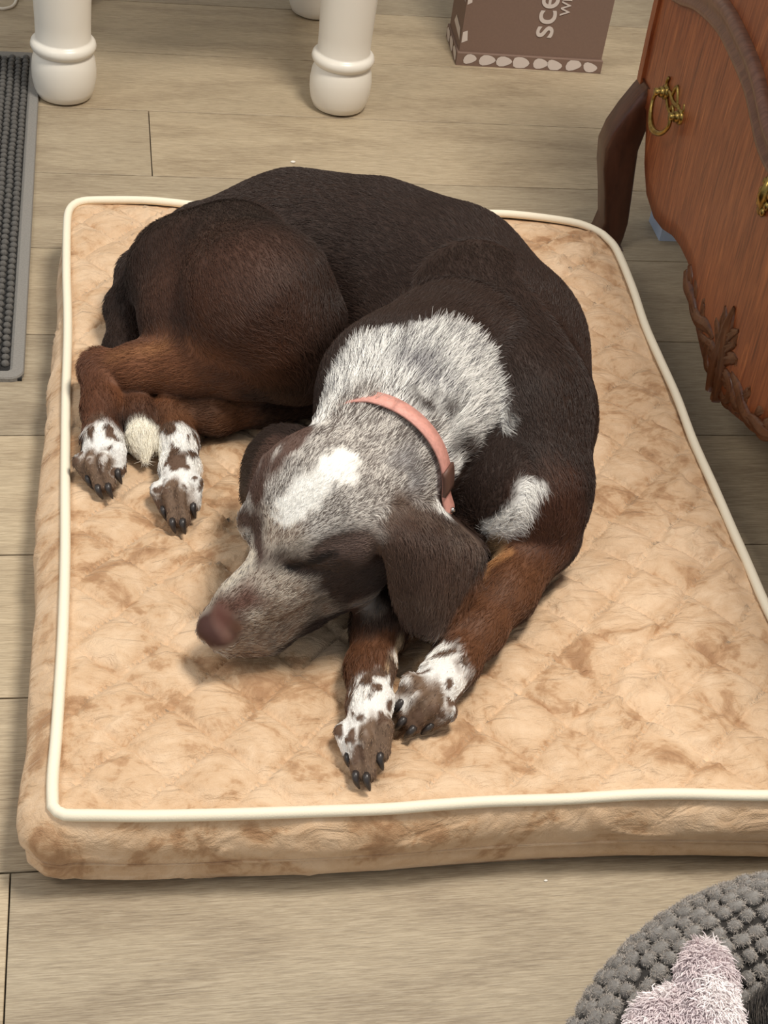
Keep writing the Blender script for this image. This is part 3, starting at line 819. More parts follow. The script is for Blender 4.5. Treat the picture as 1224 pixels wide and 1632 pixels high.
# neck and head: hair runs from the nose backwards
SK.group([[((-0.0617, -0.1918, 0.2080), .052), ((-0.0388, -0.1535, 0.2060), .058), ((-0.0115, -0.0904, 0.1980), .078), ((0.0358, -0.0352, 0.1880), .085)]], .03, .014, name='neck')
SK.group([[((-0.1901, -0.2823, 0.1260), .0140), ((-0.1702, -0.2802, 0.1450), .0175), ((-0.1486, -0.2758, 0.1600), .0220), ((-0.1274, -0.2624, 0.1780), .0310), ((-0.1018, -0.2261, 0.2000), .0580), ((-0.0601, -0.1844, 0.2030), .0540)],
          [((-0.1796, -0.2833, 0.1060), .0150), ((-0.1526, -0.2750, 0.1120), .0210), ((-0.1221, -0.2557, 0.1260), .0260), ((-0.0881, -0.2386, 0.1500), .0370), ((-0.0655, -0.2230, 0.1800), .049)],
          [((-0.1181, -0.2772, 0.2050), .0150), ((-0.0907, -0.2722, 0.2120), .0230)],
          [((-0.1619, -0.2317, 0.1880), .0120), ((-0.1381, -0.2302, 0.2000), .0300)]], .018, .012, name='head')
SK.group([[((-0.1938, -0.2874, 0.1220), .0140), ((-0.1880, -0.2911, 0.1220), .0155)]], .006, .005, name='nose')
# ears
SK.sheet([[(-0.0626, -0.2466, 0.2220), (-0.0222, -0.2292, 0.2060), (0.0220, -0.2144, 0.1600)],
          [(-0.0650, -0.2826, 0.2240), (-0.0214, -0.2691, 0.2080), (0.0309, -0.2443, 0.1640)],
          [(-0.0564, -0.2898, 0.1940), (-0.0214, -0.2901, 0.1900), (0.0222, -0.2667, 0.1480)],
          [(-0.0469, -0.2929, 0.1580), (-0.0199, -0.3006, 0.1600), (0.0111, -0.2780, 0.1300)],
          [(-0.0356, -0.2938, 0.1300), (-0.0187, -0.3028, 0.1300), (-0.0073, -0.2932, 0.1240)]], .0050, .012, name='ear')
SK.sheet([[(-0.1010, -0.1540, 0.2120), (-0.1262, -0.1959, 0.2220), (-0.1502, -0.2189, 0.2050)],
          [(-0.1181, -0.1309, 0.2000), (-0.1372, -0.1595, 0.2050), (-0.1570, -0.1958, 0.1880)],
          [(-0.1329, -0.1064, 0.1800), (-0.1502, -0.1313, 0.1780), (-0.1589, -0.1697, 0.1650)],
          [(-0.1443, -0.0994, 0.1600), (-0.1547, -0.1227, 0.1550), (-0.1577, -0.1513, 0.1400)]], .0055, .006, name='ear')
# paws: toes and claws
CLAWS = []
def paw(B, Tp, width, roll, kink=.55):
    B, Tp = np.array(B), np.array(Tp); D = Tp - B; L_ = np.linalg.norm(D); D = D/L_
    up = np.array([0, 0, 1.0]); up -= D*(up @ D); up /= np.linalg.norm(up); sd = np.cross(D, up)
    c, s_ = math.cos(roll), math.sin(roll); up, sd = c*up + s_*sd, -s_*up + c*sd
    chains = [[(B, width*.44), (B + D*L_*.40, width*.41)]]
    for o_, le, hi in ((-1.15, .74, -.10), (-.40, 1.0, .15), (.40, .97, .15), (1.15, .72, -.10)):
        a = B + D*L_*.25 + sd*o_*width*.24 + up*hi*width*.2
        k_ = B + D*L_*(.64*le) + sd*o_*width*.38 + up*(width*.20 + hi*width*.3)
        e = B + D*L_*le + sd*o_*width*.30 - up*width*.10
        r_ = width*.162
        e[2] = max(e[2], .082 + r_*.7)
        chains.append([(a, r_*1.0), (k_, r_*1.12), (e, r_*.95)])
        cd = (D*.8 - up*.8 - sd*o_*.05); cd /= np.linalg.norm(cd)
        c0 = e + D*r_*.30 + up*r_*.55; c1 = c0 + (D*.75 + up*.05)*r_*.9; c2 = c0 + cd*r_*1.9
        c2[2] = max(c2[2], .081); c1[2] = max(c1[2], .083)
        CLAWS.append([c0, c1, c2])
    SK.group(chains, .0018, .0045, name='paw')
    for a, b_ in zip(chains[1:-1], chains[2:]):
        m_ = [(np.array(a[q][0]) + np.array(b_[q][0]))/2 + up*(a[1][1]*.75) for q in (1, 2)]
        SK.carve([m_[0]*.7 + (B + up*width*.45)*.3, m_[0], m_[1] + D*r_*.6], .0016, .0028)
paw((-0.2806, -0.0225, 0.1010), (-0.2804, -0.0745, 0.0920), .043, .45)
paw((-0.2100, -0.0582, 0.0980), (-0.2148, -0.1219, 0.0910), .041, .35)
paw((-0.0110, -0.3328, 0.1020), (-0.0399, -0.3655, 0.0920), .044, -.35)
paw((-0.0703, -0.3501, 0.1000), (-0.0860, -0.4141, 0.0910), .041, .50)
# eye, lips, nostril
eye = SK.surf([(-0.1366, -0.2860, 0.1900), (-0.1273, -0.2820, 0.1900), (-0.1174, -0.2814, 0.1920), (-0.1069, -0.2767, 0.1920)])
SK.carve(eye, .0030, .005)
lip = SK.surf([(-0.1869, -0.2900, 0.1000), (-0.1628, -0.2927, 0.1050), (-0.1372, -0.2883, 0.1120), (-0.1075, -0.2705, 0.1200)])
SK.carve(lip, .0008, .003)
nos = SK.surf([(-0.1985, -0.2916, 0.1200), (-0.1959, -0.2935, 0.1160)]); SK.carve(nos, .0030, .003)
# rest on the mattress
zz = SK.lo[2] + SK.h*np.arange(SK.n[2])
SK.F = np.maximum(SK.F, (.0778 - zz)[None, None, :].astype(np.float32))
DV, DF = SK.net(2)
tp = bed.children[0] if bed.children[0].name.startswith('top_panel') else [c for c in bed.children if c.name.startswith('top_panel')][0]
q_ = vv.copy(); q_[:, 2] = .082
dz = SK.val(q_); kq = np.clip(dz/.014, 0, 1); kq = kq*kq*(3 - 2*kq)
vv[:, 2] = np.minimum(vv[:, 2], .0772*(1 - kq) + vv[:, 2]*kq)
tp.data.vertices.foreach_set('co', vv.astype(np.float32).reshape(-1)); tp.data.update()

# ---- coat pattern (hair pigment plus a painted nose highlight, fixed to the animal)
def c3(r, g, b): return np.array(lin(r, g, b)[:3])
CH, CH2, RU, RUD, WH, GR, EAR, NOSE = c3(54, 39, 32), c3(46, 34, 29), c3(140, 82, 46), c3(98, 60, 42), c3(255, 253, 248), c3(124, 117, 114), c3(84, 64, 54), c3(116, 76, 64)
_snap = {}
CAMP = np.array([-0.28, -1.13, 1.01444])
def snap(p_):
    """the spot on the coat in front of an inner point (seen from above the bed's open side)"""
    key = tuple(np.round(p_, 4))
    if key not in _snap:
        P = np.array(p_, float); d = CAMP - P; d /= np.linalg.norm(d)
        t = np.arange(.22, -.12, -.0015); v_ = SK.val(P + t[:, None]*d)
        _snap[key] = P + t[np.argmax(v_ < 0)]*d if (v_ < 0).any() else P
    return _snap[key]
def msk(P, pts, r, soft, ns=60., na=1.0, sn=True):
    d = np.full(len(P), 9.0)
    pts = [snap(q) if sn else np.array(q, float) for q in pts]
    for a, b in zip(pts[:-1], pts[1:]):
        d = np.minimum(d, SK.cap(P, a, b, 0, 0))
    d = d + (vnoise(P, ns) - .5)*soft*1.6*na
    return np.clip(.5 - (d - r)/soft, 0, 1)
def coat(P):
    """returns colour A, colour B and the share of B hairs at each point"""
    A = np.tile(CH, (len(P), 1)); B = A.copy(); f = np.zeros(len(P))
    def put(m_, ca, cb=None, fr=0.0):
        nonlocal A, B, f
        m_ = m_[:, None]; cb = ca if cb is None else cb
        A = A*(1-m_) + ca*m_; B = B*(1-m_) + cb*m_; f = f*(1-m_[:, 0]) + fr*m_[:, 0]
    put(msk(P, [(-0.2233, 0.0625, 0.2000), (-0.1568, 0.0416, 0.2500)], .06, .08, 30, .3), c3(80, 54, 42))
    put(msk(P, [(-0.1850, 0.0130, 0.2000), (-0.1354, -0.0152, 0.2000)], .03, .05, 30, .3), c3(84, 52, 36))
    put(msk(P, [(-0.1826, 0.0223, 0.1500), (-0.2344, 0.0483, 0.1300), (-0.2878, 0.0722, 0.1100)], .034, .030, 40, .3), c3(126, 80, 52))
    put(msk(P, [(-0.2194, 0.0597, 0.1500), (-0.2697, 0.0794, 0.1200)], .007, .012, 40, .4), c3(152, 104, 68))
    put(msk(P, [(-0.1290, 0.0230, 0.1500), (-0.1641, 0.0259, 0.1400)], .020, .035, 40, .3), c3(98, 62, 42))
    put(msk(P, [(-0.2938, 0.0792, 0.1100), (-0.2880, 0.0375, 0.1000), (-0.2805, 0.0086, 0.1000)], .020, .020, 50, .5), c3(104, 66, 46))
    put(msk(P, [(-0.1503, 0.0235, 0.1000), (-0.2082, 0.0136, 0.1000)], .022, .02, 50, .4), c3(112, 74, 50))
    put(msk(P, [(-0.0873, 0.0388, 0.1000), (-0.1060, 0.0386, 0.1000)], .025, .03, 40, .4), c3(64, 43, 34))
    put(msk(P, [(0.1090, -0.1811, 0.1100), (0.0646, -0.2351, 0.1000), (0.0035, -0.3067, 0.1000)], .034, .016, 40, .4), c3(108, 70, 46))
    put(msk(P, [(0.1214, -0.1460, 0.1300), (0.1250, -0.1772, 0.1200)], .030, .03, 40, .4), c3(80, 50, 36))
    put(msk(P, [(0.0404, -0.2354, 0.1300), (0.0640, -0.2125, 0.1300)], .007, .008), c3(170, 122, 80))
    put(msk(P, [(-0.0530, -0.2772, 0.1200), (-0.0683, -0.3281, 0.1000)], .034, .012, 40, .4), c3(102, 66, 44))
    put(msk(P, [(-0.0393, -0.2932, 0.1100), (-0.0529, -0.3219, 0.1000)], .005, .006), c3(214, 186, 152))
    # neck and head roan
    put(msk(P, [(-0.0741, -0.1633, 0.2700), (-0.0401, -0.1572, 0.2900), (-0.0007, -0.1567, 0.2900), (0.0144, -0.1776, 0.2700)], .037, .016, 90), WH, c3(104, 100, 102), .34)
    put(msk(P, [(-0.0334, -0.1682, 0.2850), (-0.0207, -0.1741, 0.2800)], .010, .020), c3(176, 174, 176), c3(104, 100, 104), .6)
    put(msk(P, [(-0.0854, -0.1652, 0.2400), (-0.0555, -0.2165, 0.2800), (-0.0198, -0.2177, 0.2400), (-0.0201, -0.2409, 0.2400)], .030, .014), WH, GR, .33)
    put(msk(P, [(-0.0712, -0.2507, 0.2650), (-0.1147, -0.2869, 0.2650), (-0.1448, -0.2869, 0.2200)], .066, .012), c3(226, 220, 212), c3(110, 100, 94), .54)
    put(msk(P, [(-0.0461, -0.2293, 0.2500), (-0.0427, -0.2560, 0.2500)], .006, .016), c3(190, 186, 184), GR, .6)
    put(msk(P, [(-0.1574, -0.2943, 0.1800), (-0.1920, -0.2930, 0.1300)], .050, .02), c3(222, 211, 196), c3(126, 104, 90), .52)
    put(msk(P, [(-0.1253, -0.2934, 0.1500), (-0.1631, -0.2925, 0.1100)], .022, .02), c3(186, 170, 152), c3(126, 100, 82), .58)
    put(msk(P, [(-0.0987, -0.2984, 0.2100), (-0.0710, -0.2823, 0.1800), (-0.0598, -0.2712, 0.1400)], .030, .014), c3(74, 58, 50))
    put(msk(P, [(-0.1279, -0.2876, 0.1900), (-0.0962, -0.2893, 0.1700)], .016, .014), c3(72, 56, 48))
    put(msk(P, [(-0.1015, -0.2965, 0.2150), (-0.0890, -0.2954, 0.2150)], .010, .014), c3(112, 92, 84))
    put(msk(P, [(-0.0591, -0.2527, 0.1100), (-0.0775, -0.2620, 0.1200)], .008, .008), c3(160, 142, 126), GR, .5)
    put(msk(P, [(-0.1595, -0.2587, 0.1800), (-0.1596, -0.2399, 0.1900), (-0.1689, -0.2293, 0.1900)], .010, .008), c3(92, 72, 64))
    put(msk(P, [(-0.1452, -0.3007, 0.2600), (-0.1242, -0.2818, 0.2700), (-0.0977, -0.2534, 0.2700)], .0120, .007, 170), c3(255, 253, 248))
    put(msk(P, [(-0.0990, -0.2870, 0.2800), (-0.0967, -0.2842, 0.2800)], .005, .004, 90), c3(255, 252, 246))
    put(msk(P, [(-0.1648, -0.2569, 0.1700), (-0.1912, -0.2733, 0.1400)], .006, .008), c3(230, 220, 204), GR, .25)
    put(msk(P, [(-0.1388, -0.2881, 0.1900), (-0.1274, -0.2834, 0.1900), (-0.1145, -0.2794, 0.1900), (-0.1033, -0.2732, 0.1900)], .0042, .004, 60, .4), c3(30, 22, 20))
    # ears
    put(msk(P, [(-0.0539, -0.2886, 0.2400), (-0.0245, -0.2944, 0.2350), (0.0070, -0.2758, 0.2000)], .022, .016), c3(122, 104, 92), c3(76, 60, 52), .6)
    put(msk(P, [(-0.0443, -0.3065, 0.2200), (-0.0254, -0.3077, 0.1900), (-0.0189, -0.2879, 0.1300)], .034, .014), EAR)
    put(msk(P, [(0.0071, -0.2835, 0.1900), (-0.0014, -0.2863, 0.1500)], .018, .012), EAR)
    put(msk(P, [(-0.0354, -0.3044, 0.1550), (-0.0148, -0.2951, 0.1300)], .010, .014), c3(112, 96, 86), EAR, .5)
    put(msk(P, [(-0.1201, -0.1411, 0.2000), (-0.1386, -0.1390, 0.1900), (-0.1543, -0.1559, 0.1600)], .017, .008), c3(92, 68, 58))
    put(msk(P, [(-0.1270, -0.1871, 0.2300), (-0.1450, -0.2068, 0.2200), (-0.1602, -0.2372, 0.2200)], .008, .009), c3(104, 80, 70))
    put(msk(P, [(-0.1411, -0.1593, 0.2000), (-0.1494, -0.1835, 0.2000), (-0.1567, -0.2093, 0.2000)], .009, .007), c3(92, 68, 58))
    # nose
    put(msk(P, [(-0.1982, -0.2908, 0.1250), (-0.1890, -0.2884, 0.1250)], .018, .010, 60, .6), c3(82, 54, 48))
    put(msk(P, [(-0.1891, -0.2922, 0.1450), (-0.1720, -0.2837, 0.1450), (-0.1750, -0.2983, 0.1350)], .010, .014), c3(136, 102, 90), c3(104, 76, 64), .5)
    put(msk(P, [(-0.1901, -0.2922, 0.1450), (-0.1869, -0.2923, 0.1400)], .006, .010, 60, .3), c3(122, 82, 74))  # highlight on the nose, painted as a lighter colour
    # chest tuft
    put(msk(P, [(0.0754, -0.2094, 0.2000), (0.0750, -0.1888, 0.1600), (0.0597, -0.2003, 0.1500)], .0135, .007), WH, GR, .25)
    put(msk(P, [(0.0446, -0.2253, 0.1500), (0.0506, -0.2176, 0.1500)], .007, .008), c3(190, 160, 120), c3(110, 90, 70), .4)
    # paws: white, spotted, browner towards the toes
    for pts, tip in (([(-0.2806, -0.0241, 0.1000), (-0.2797, -0.0439, 0.0900)], [(-0.2940, -0.0572, 0.0900), (-0.2771, -0.0835, 0.0900)]),
                     ([(-0.2098, -0.0242, 0.1000), (-0.2092, -0.0843, 0.0900)], [(-0.2211, -0.0971, 0.0900), (-0.2138, -0.1267, 0.0900)]),
                     ([(-0.0186, -0.3184, 0.1100), (-0.0089, -0.3250, 0.0900), (-0.0022, -0.3321, 0.0900)], [(-0.0373, -0.3375, 0.0900), (-0.0245, -0.3547, 0.0900), (-0.0424, -0.3702, 0.0900)]),
                     ([(-0.0625, -0.3418, 0.1000), (-0.0742, -0.3707, 0.1000), (-0.0879, -0.3985, 0.1000)], [(-0.0611, -0.3758, 0.0900), (-0.0784, -0.4094, 0.0900), (-0.0970, -0.4206, 0.0900)])):
        put(msk(P, pts, .026, .010, 110, 1.2), WH, c3(150, 120, 96), .10)
        put(msk(P, tip, .019, .012, 120, 1.5), c3(140, 114, 92), c3(88, 68, 55), .5)
        n_ = vnoise(P, 120.); near = msk(P, list(pts) + list(tip), .034, .008)
        put(near*np.clip((n_ - .60)/.06, 0, 1), c3(104, 80, 64))
    put(msk(P, [(-0.0374, -0.3009, 0.1550), (-0.0136, -0.2880, 0.1300), (-0.0206, -0.2985, 0.1300)], .0165, .005), c3(98, 80, 70), EAR, .5)
    # tail
    put(msk(P, [(-0.2508, 0.0525, 0.1000), (-0.2443, 0.0189, 0.0980)], .019, .006, 60, .3, sn=False), c3(58, 42, 36))
    put(msk(P, [(-0.2432, -0.0103, 0.0970), (-0.2421, -0.0356, 0.0920)], .018, .006, sn=False), c3(252, 246, 230))
    return A, B, f
A_, B_, f_ = coat(DV)
# dark rims of the eyelids and lips
dl = np.minimum(*[np.min([SK.cap(DV, e_[i], e_[i+1], 0, 0) for i in range(len(e_)-1)], 0) for e_ in (eye, lip)])
body = mesh('body', DV - np.array([0, 0, .076]), DF, M_coat, dog)
skin = A_*(1-f_)[:, None] + B_*f_[:, None]
skin = skin*np.clip(.5 + dl/.004, .5, 1)[:, None]
paint_mesh(body, skin*.85)

# ---- collar
cc = np.array((-0.0489, -0.1877, 0.2030)); ax_ = np.array((0.0037, -0.0968, 0.1960)) - np.array((-0.0717, -0.2209, 0.2060)); ax_ /= np.linalg.norm(ax_)
e1 = np.array([0, 0, 1.0]); e1 -= ax_*(e1 @ ax_); e1 /= np.linalg.norm(e1); e2 = np.cross(ax_, e1)
NC = 96; ring = []
rad_ = []
for k in range(NC):
    t = 2*math.pi*k/NC; dd = math.cos(t)*e1 + math.sin(t)*e2
    rs = np.arange(.03, .13, .001); vals = SK.val(cc + rs[:, None]*dd)
    hit = rs[np.argmax(vals > 0)] if (vals > 0).any() else .085
    rad_.append(min(hit, .088))
rad_ = np.array(rad_)
for _ in range(6): rad_ = (np.roll(rad_, 1) + 2*rad_ + np.roll(rad_, -1))/4
vd_ = np.array((-0.0050, -0.2060, 0.2600)) - cc; vd_ -= ax_*(vd_ @ ax_); vd_ /= np.linalg.norm(vd_)
for k in range(NC):
    t = 2*math.pi*k/NC; sd_ = (math.cos(t)*e1 + math.sin(t)*e2) @ vd_
    rad_[k] += np.interp(sd_, [-.2, .55], [-.004, .0036])
CRING = np.array([cc + rad_[k]*(math.cos(2*math.pi*k/NC)*e1 + math.sin(2*math.pi*k/NC)*e2) for k in range(NC)])
def collar_piece(name, k0, k1, w_, lift, thick, mat, parent):
    ks = range(k0, k1 + 1); v = []
    for k in ks:
        t = 2*math.pi*k/NC; dd = math.cos(t)*e1 + math.sin(t)*e2; P = CRING[k % NC] + dd*lift
        v += [P - ax_*w_/2, P + ax_*w_/2, P + ax_*w_/2 + dd*thick, P - ax_*w_/2 + dd*thick]
    n = len(v)//4
    f = [(i*4+j, i*4+(j+1) % 4, (i+1)*4+(j+1) % 4, (i+1)*4+j) for i in range(n-1) for j in range(4)]
    f += [(3, 2, 1, 0), tuple(4*(n-1)+j for j in range(4))]
    v = np.array(v) - np.array([0, 0, .076])
    return mesh(name, v, f, mat, parent)
collar = collar_piece('collar', 0, NC, .0165, 0, .0018, M_collar, dog)
collar['label'] = 'pink leather collar'
def ring_at(P): return int(np.argmin(np.linalg.norm(CRING - np.array(P), axis=1)))
kk = ring_at(snap((0.0066, -0.1988, 0.2150)))
collar_piece('keeper', kk - 3, kk + 3, .020, .001, .0030, M_keeper, collar)
k2 = ring_at(snap((0.0073, -0.2096, 0.2050)))
for dk in (0,):
    t = 2*math.pi*k2/NC; dd = math.cos(t)*e1 + math.sin(t)*e2
    mb = MB(); mb.blob(CRING[k2] + dd*.0032 - np.array([0, 0, .076]), .0026, None, 10, 6); mb.build('stud', M_stud, collar)

# ---- claws
for c0, c1, c2 in CLAWS:
    mb = MB(); q = smooth_path([c0 - np.array([0, 0, .076]), c1 - np.array([0, 0, .076]), c2 - np.array([0, 0, .076])], 7)
    mb.tube(q, [.0032, .0032, .0030, .0027, .0023, .0017, .0007], 7); mb.build('claw', M_claw, dog)

# ---- fur
def fur_weight(P, n_):
    w_ = np.ones(len(P))
    w_ *= np.clip((P[:, 2] - .0785)/.004, 0, 1)
    w_ *= 1 + 1.2*msk(P, [(-0.0472, -0.1326, 0.2000), (0.0046, -0.0883, 0.2000)], .11, .02) + .9*msk(P, [(-0.1377, -0.2487, 0.1700), (-0.0858, -0.2217, 0.2000)], .09, .02)
    w_ *= 1 - msk(P, [(-0.1966, -0.2895, 0.1250), (-0.1911, -0.2897, 0.1250)], .019, .004)
    w_ *= 1 - msk(P, [(-0.1368, -0.2874, 0.1900), (-0.1274, -0.2834, 0.1900), (-0.1145, -0.2794, 0.1900), (-0.1055, -0.2746, 0.1900)], .0030, .002, 60, .2)
    pd = (P - cc) @ ax_; rd = np.linalg.norm((P - cc) - pd[:, None]*ax_, axis=1)
    vdir = snap((0.0073, -0.1696, 0.2200)) - cc; vdir /= np.linalg.norm(vdir)
    side = ((P - cc) @ vdir)/np.maximum(np.linalg.norm(P - cc, axis=1), 1e-6)
    w_ *= np.where((pd > -.011) & (pd < .0085) & (rd < .10) & (side > .35), 0, 1)
    return w_
NF = 230000
R_, N_ = sample_faces(DV, DF, NF, fur_weight)
FL = SK.flow(R_)
A_, B_, f_ = coat(R_)
clump = vnoise(R_, 130.)
pick = RNG.random(NF)*.65 + clump*.35 + (0.5 - f_)*.9 < .5
colr = np.where(pick[:, None], B_, A_)
colr = colr*(1 + RNG.normal(0, .12, NF))[:, None].clip(.6, 1.5)
L_ = np.full(NF, .0095)
ruff = msk(R_, [(-0.0741, -0.1633, 0.2700), (-0.0401, -0.1572, 0.2900), (-0.0007, -0.1567, 0.2900), (0.0144, -0.1776, 0.2700)], .040, .02)
L_ = L_*(1-ruff) + .026*ruff
nk = msk(R_, [(-0.0854, -0.1652, 0.2400), (-0.0555, -0.2165, 0.2800), (-0.0198, -0.2177, 0.2400), (-0.0201, -0.2409, 0.2400)], .030, .02); L_ = np.maximum(L_, .013*nk)
tuft = msk(R_, [(0.0754, -0.2094, 0.2000), (0.0593, -0.2071, 0.1600)], .013, .008); L_ = np.maximum(L_, .012*tuft)
hd = msk(R_, [(-0.0894, -0.2590, 0.2400), (-0.1425, -0.2529, 0.1600), (-0.1895, -0.2931, 0.1300)], .062, .02); L_ = L_*(1-hd) + .0055*hd
for q_ in ((-0.2809, -0.0645, 0.1000), (-0.2118, -0.0998, 0.1000), (-0.0256, -0.3533, 0.1000), (-0.0786, -0.3958, 0.1000)):
    pm = msk(R_, [q_, np.array(q_) + .001], .045, .01); L_ = L_*(1-pm) + .0036*pm
tl = msk(R_, [(-0.2427, -0.0102, 0.1000), (-0.2420, -0.0351, 0.0900)], .024, .01); L_ = np.maximum(L_, .012*tl)
L_ = L_*RNG.uniform(.65, 1.15, NF)
fur_object('fur', R_ - np.array([0, 0, .076]), N_, FL, L_, colr, M_hair, dog, lift0=.36 + .22*ruff, lift1=.06 + .06*ruff, r0=.00024)

# ------------------------------------------------------------------ round grey plush pet bed
PB = (.258, -.768)
pet = thing('round_pet_bed', 'round grey plush pet bed with pebbled rim on the floor before the mattress', 'pet bed', (PB[0], PB[1], 0))
M_plush = NT('grey_plush'); M_plush.p(Roughness=.95)
pv = M_plush.coords(offset_random=11.0)
M_plush.base(M_plush.ramp(M_plush.noise(pv, 160.0, 4, .7), [(.3, lin(124, 118, 112)), (.6, lin(166, 159, 152)), (.8, lin(196, 190, 182))]))
M_plush.bump(M_plush.noise(pv, 420.0, 3), .8, .003); M_plush.p(Sheen_Weight=.5); M_plush = M_plush.m
M_gap = plain('dark_plush_base', lin(50, 47, 45), .95)
M_liner_shaded = plain('shadowed_liner', lin(44, 42, 42), .95, bump=.4, bscale=300, var=.3)  # cushion coloured dark to stand for shadow inside the bed
M_soft = coat_material('plush_fibre', .8, .1)
RM, AR, AZ, ZC = .215, .050, .048, .0485
def rim(phi, th, out=0.0):
    r = RM + (AR + out)*math.cos(phi); z = ZC + (AZ + out)*math.sin(phi)
    return np.array([r*math.cos(th), r*math.sin(th), z])
NTH, NPH = 96, 24
v = [rim(2*math.pi*j/NPH, 2*math.pi*i/NTH, -.004) for i in range(NTH) for j in range(NPH)]
f = [(i*NPH+j, ((i+1) % NTH)*NPH+j, ((i+1) % NTH)*NPH+(j+1) % NPH, i*NPH+(j+1) % NPH) for i in range(NTH) for j in range(NPH)]
mesh('rim', v, f, M_gap, pet)
mb = MB(); mb.lathe([(.0, .002), (.19, .002), (.19, .02), (.15, .032), (.08, .030), (.0, .029)][1:-1], 48); mb.build('cushion', M_liner_shaded, pet)
# tufts: pillow-shaped pebbles of plush in brick courses around the rim
def pebble(seed):
    r_ = np.random.default_rng(seed); mb = MB(); nu, nv = 14, 7
    mb.blob((0, 0, 0), 1.0, None, nu, nv); V_ = np.array(mb.v)
    e = .72
    V_[:, :2] = np.sign(V_[:, :2])*np.abs(V_[:, :2])**e
    V_[:, 2] = np.sign(V_[:, 2])*np.abs(V_[:, 2])**.8
    V_ *= 1 + .20*(vnoise(V_ + seed*3.1, 1.7) - .5)[:, None] + .10*(vnoise(V_ + seed, 5) - .5)[:, None]
    return V_, mb.f
PEB = [pebble(k) for k in range(5)]
PM = []
for V_, F_ in PEB:
    me = bpy.data.meshes.new('tuft'); me.from_pydata(V_.tolist(), [], F_); me.materials.append(M_plush)
    me.polygons.foreach_set('use_smooth', [True]*len(me.polygons)); PM.append(me)
r4 = random.Random(9); far_v, far_f = [], []; FR, FN, FT = [], [], []
rows_ = 18
for j in range(rows_):
    phi = math.radians(-25 + 235*j/(rows_-1))
    rr_ = RM + AR*math.cos(phi); n = int(2*math.pi*rr_/.0150)
    for i in range(n):
        th = 2*math.pi*(i + .5*(j % 2) + r4.uniform(-.10, .10))/n
        ph = phi + r4.uniform(-.04, .04)
        P = rim(ph, th, -.0020); nn = np.array([math.cos(ph)/AR*math.cos(th), math.cos(ph)/AR*math.sin(th), math.sin(ph)/AZ]); nn /= np.linalg.norm(nn)
        tt = np.array([-math.sin(th), math.cos(th), 0]); bb = np.cross(nn, tt)
        a = r4.uniform(-.22, .22); t2, b2 = math.cos(a)*tt + math.sin(a)*bb, -math.sin(a)*tt + math.cos(a)*bb
        sc_ = np.array([.0070*r4.uniform(.72, 1.12), .0051*r4.uniform(.8, 1.12), .0046*r4.uniform(.85, 1.2)])
        k = r4.randrange(5)
        M3 = np.stack([t2*sc_[0], b2*sc_[1], nn*sc_[2]], 1)
        thd = math.degrees(th) % 360
        near = 90 < thd < 160
        if near:
            o = bpy.data.objects.new('tuft', PM[k]); COL.objects.link(o); o.parent = pet
            M4 = Matrix.Identity(4)
            for a_ in range(3):
                for b_ in range(3): M4[a_][b_] = M3[a_, b_]
                M4[a_][3] = P[a_]
            o.matrix_local = M4
            Vw = PEB[k][0] @ M3.T + P; up_ = PEB[k][0][:, 2] > -.2
            q = RNG.integers(0, up_.sum(), 130); base_ = PEB[k][0][up_][q] + RNG.normal(0, .13, (130, 3))
            base_ /= np.linalg.norm(base_, axis=1)[:, None]
            ee = np.abs(base_)**.8*np.sign(base_)
            FR.append(ee @ M3.T*.98 + P); nl = base_ @ np.stack([t2/sc_[0], b2/sc_[1], nn/sc_[2]], 1).T
            nl /= np.linalg.norm(nl, axis=1)[:, None]; FN.append(nl); FT.append(np.tile(b2, (130, 1)))
        else:
            n0 = len(far_v); far_v += (PEB[k][0] @ M3.T + P).tolist(); far_f += [tuple(x + n0 for x in t) for t in PEB[k][1]]
o = mesh('tuft_rows', far_v, far_f, M_plush, pet); o['kind'] = 'stuff'
FR, FN, FT = np.vstack(FR), np.vstack(FN), np.vstack(FT); n = len(FR)
edge_ = np.clip(1 - (FN*np.array([0, 0, 1])).sum(1), 0, 1)
cl = c3(186, 178, 170)*(1 + RNG.normal(0, .16, n))[:, None].clip(.5, 1.6)
fur_object('plush_fibres', FR, FN, FT, RNG.uniform(.0014, .0034, n), cl, M_soft, pet, lift0=1.2, lift1=.8, jitter=1.2, r0=.00022, n=3)

# ------------------------------------------------------------------ fluffy blanket over the rim
blk = thing('fluffy_blanket', 'fluffy pale lilac blanket bunched over the rim of the round pet bed', 'blanket', (.13, -.62, 0))
SB = Sculpt((.0, -.80, .06), (.28, -.52, .20), .003)
SB.group([[((0.1282, -0.6067, 0.1160), .0110), ((0.1222, -0.6252, 0.1200), .0155), ((0.1126, -0.6577, 0.1210), .0180), ((0.1028, -0.6922, 0.1140), .020), ((0.0888, -0.7187, 0.1100), .022)]], .008, .004, name='fold')
SB.group([[((0.0991, -0.6367, 0.1120), .0110), ((0.0829, -0.6518, 0.1130), .0160), ((0.0697, -0.6743, 0.1100), .0200), ((0.0628, -0.7154, 0.1080), .022)]], .008, .003, name='fold')
sl, G_ = SB.sub(SB.lo, SB.lo + SB.h*(SB.n - 1))
q_ = np.hypot(G_[..., 0] - PB[0], G_[..., 1] - PB[1]) - RM
SB.F = np.maximum(SB.F, -(np.hypot(q_/AR, (G_[..., 2] - ZC)/AZ) - 1)*.049 + .0055).astype(np.float32)
BV, BF = SB.net(2)
ob = np.array([.13, -.62, 0])
M_blk = plain('lilac_fleece', lin(228, 216, 218), .95)
mesh('fabric', BV - ob, BF, M_blk, blk)
R2, N2 = sample_faces(BV, BF, 17000)
fl2 = SB.flow(R2) + RNG.normal(0, .5, (len(R2), 3))
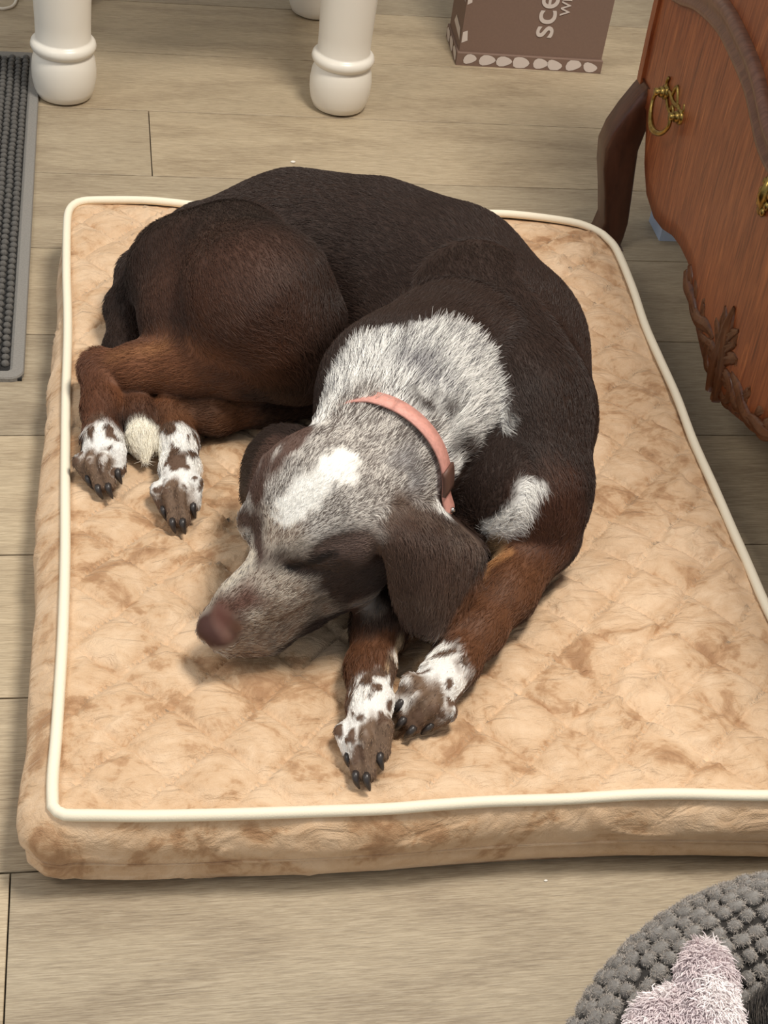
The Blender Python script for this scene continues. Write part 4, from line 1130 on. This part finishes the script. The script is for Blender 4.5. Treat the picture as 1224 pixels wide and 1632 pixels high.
cl = np.where((vnoise(R2, 60.) > .5)[:, None], c3(250, 243, 243), c3(228, 216, 218))*(1 + RNG.normal(0, .08, len(R2)))[:, None]
fur_object('fleece_pile', R2 - ob, N2, fl2, RNG.uniform(.005, .011, len(R2)), cl, M_soft, blk, lift0=1.0, lift1=.35, jitter=.35, r0=.00075, n=4, curl=.2)

# ------------------------------------------------------------------ dark furry pet curled in the round bed
SP = Sculpt((.09, -.93, .025), (.42, -.59, .16), .004)
ctr = np.array([.258, -.768])
arc_ = lambda deg, rr_, z: (ctr[0] + rr_*math.cos(math.radians(deg)), ctr[1] + rr_*math.sin(math.radians(deg)), z)
SP.group([[(arc_(140, .106, .074), .038), (arc_(118, .116, .078), .045), (arc_(90, .116, .080), .047), (arc_(55, .112, .080), .047), (arc_(15, .105, .076), .044), (arc_(-15, .100, .074), .040)]], .03, .03, name='back')
SP.group([[(arc_(280, .030, .070), .013), (arc_(320, .050, .078), .022), (arc_(345, .080, .085), .034)]], .015, .015, name='head')
SP.group([[(arc_(325, .065, .100), .012), (arc_(300, .060, .112), .005)], [(arc_(0, .060, .108), .012), (arc_(10, .040, .122), .005)]], .006, .006, name='ear')
SP.group([[(arc_(145, .080, .052), .018), (arc_(180, .060, .048), .015), (arc_(130, .060, .046), .010)]], .01, .01, name='tail')
SP.group([[(arc_(-15, .09, .052), .016), (arc_(300, .08, .047), .013), (arc_(275, .065, .046), .012)], [(arc_(120, .070, .055), .022), (arc_(150, .040, .048), .013), (arc_(230, .030, .046), .012)]], .01, .01, name='leg')
SP.F = np.maximum(SP.F, (.0335 - (SP.lo[2] + SP.h*np.arange(SP.n[2])))[None, None, :].astype(np.float32))
sl, G_ = SP.sub(SP.lo, SP.lo + SP.h*(SP.n - 1))
q_ = np.hypot(G_[..., 0] - PB[0], G_[..., 1] - PB[1]) - RM
SP.F = np.maximum(SP.F, -(np.hypot(q_/AR, (G_[..., 2] - ZC)/AZ) - 1)*.049 + .0055).astype(np.float32)
PV, PF = SP.net(3)
pup = thing('pet', 'dark charcoal furry pet curled up inside the round grey bed', 'pet', (ctr[0], ctr[1], .0335))
op = np.array([ctr[0], ctr[1], .0335])
M_pup = plain('charcoal_coat', lin(36, 34, 34), .7)
mesh('body', PV - op, PF, M_pup, pup)
R2, N2 = sample_faces(PV, PF, 30000)
cl = np.where((RNG.random(len(R2)) < .25)[:, None], c3(120, 112, 104), c3(40, 37, 36))*(1 + RNG.normal(0, .1, len(R2)))[:, None]
fur_object('fur', R2 - op, N2, SP.flow(R2), RNG.uniform(.010, .018, len(R2)), cl, M_hair, pup, lift0=.6, lift1=.2, jitter=.25, r0=.00026)
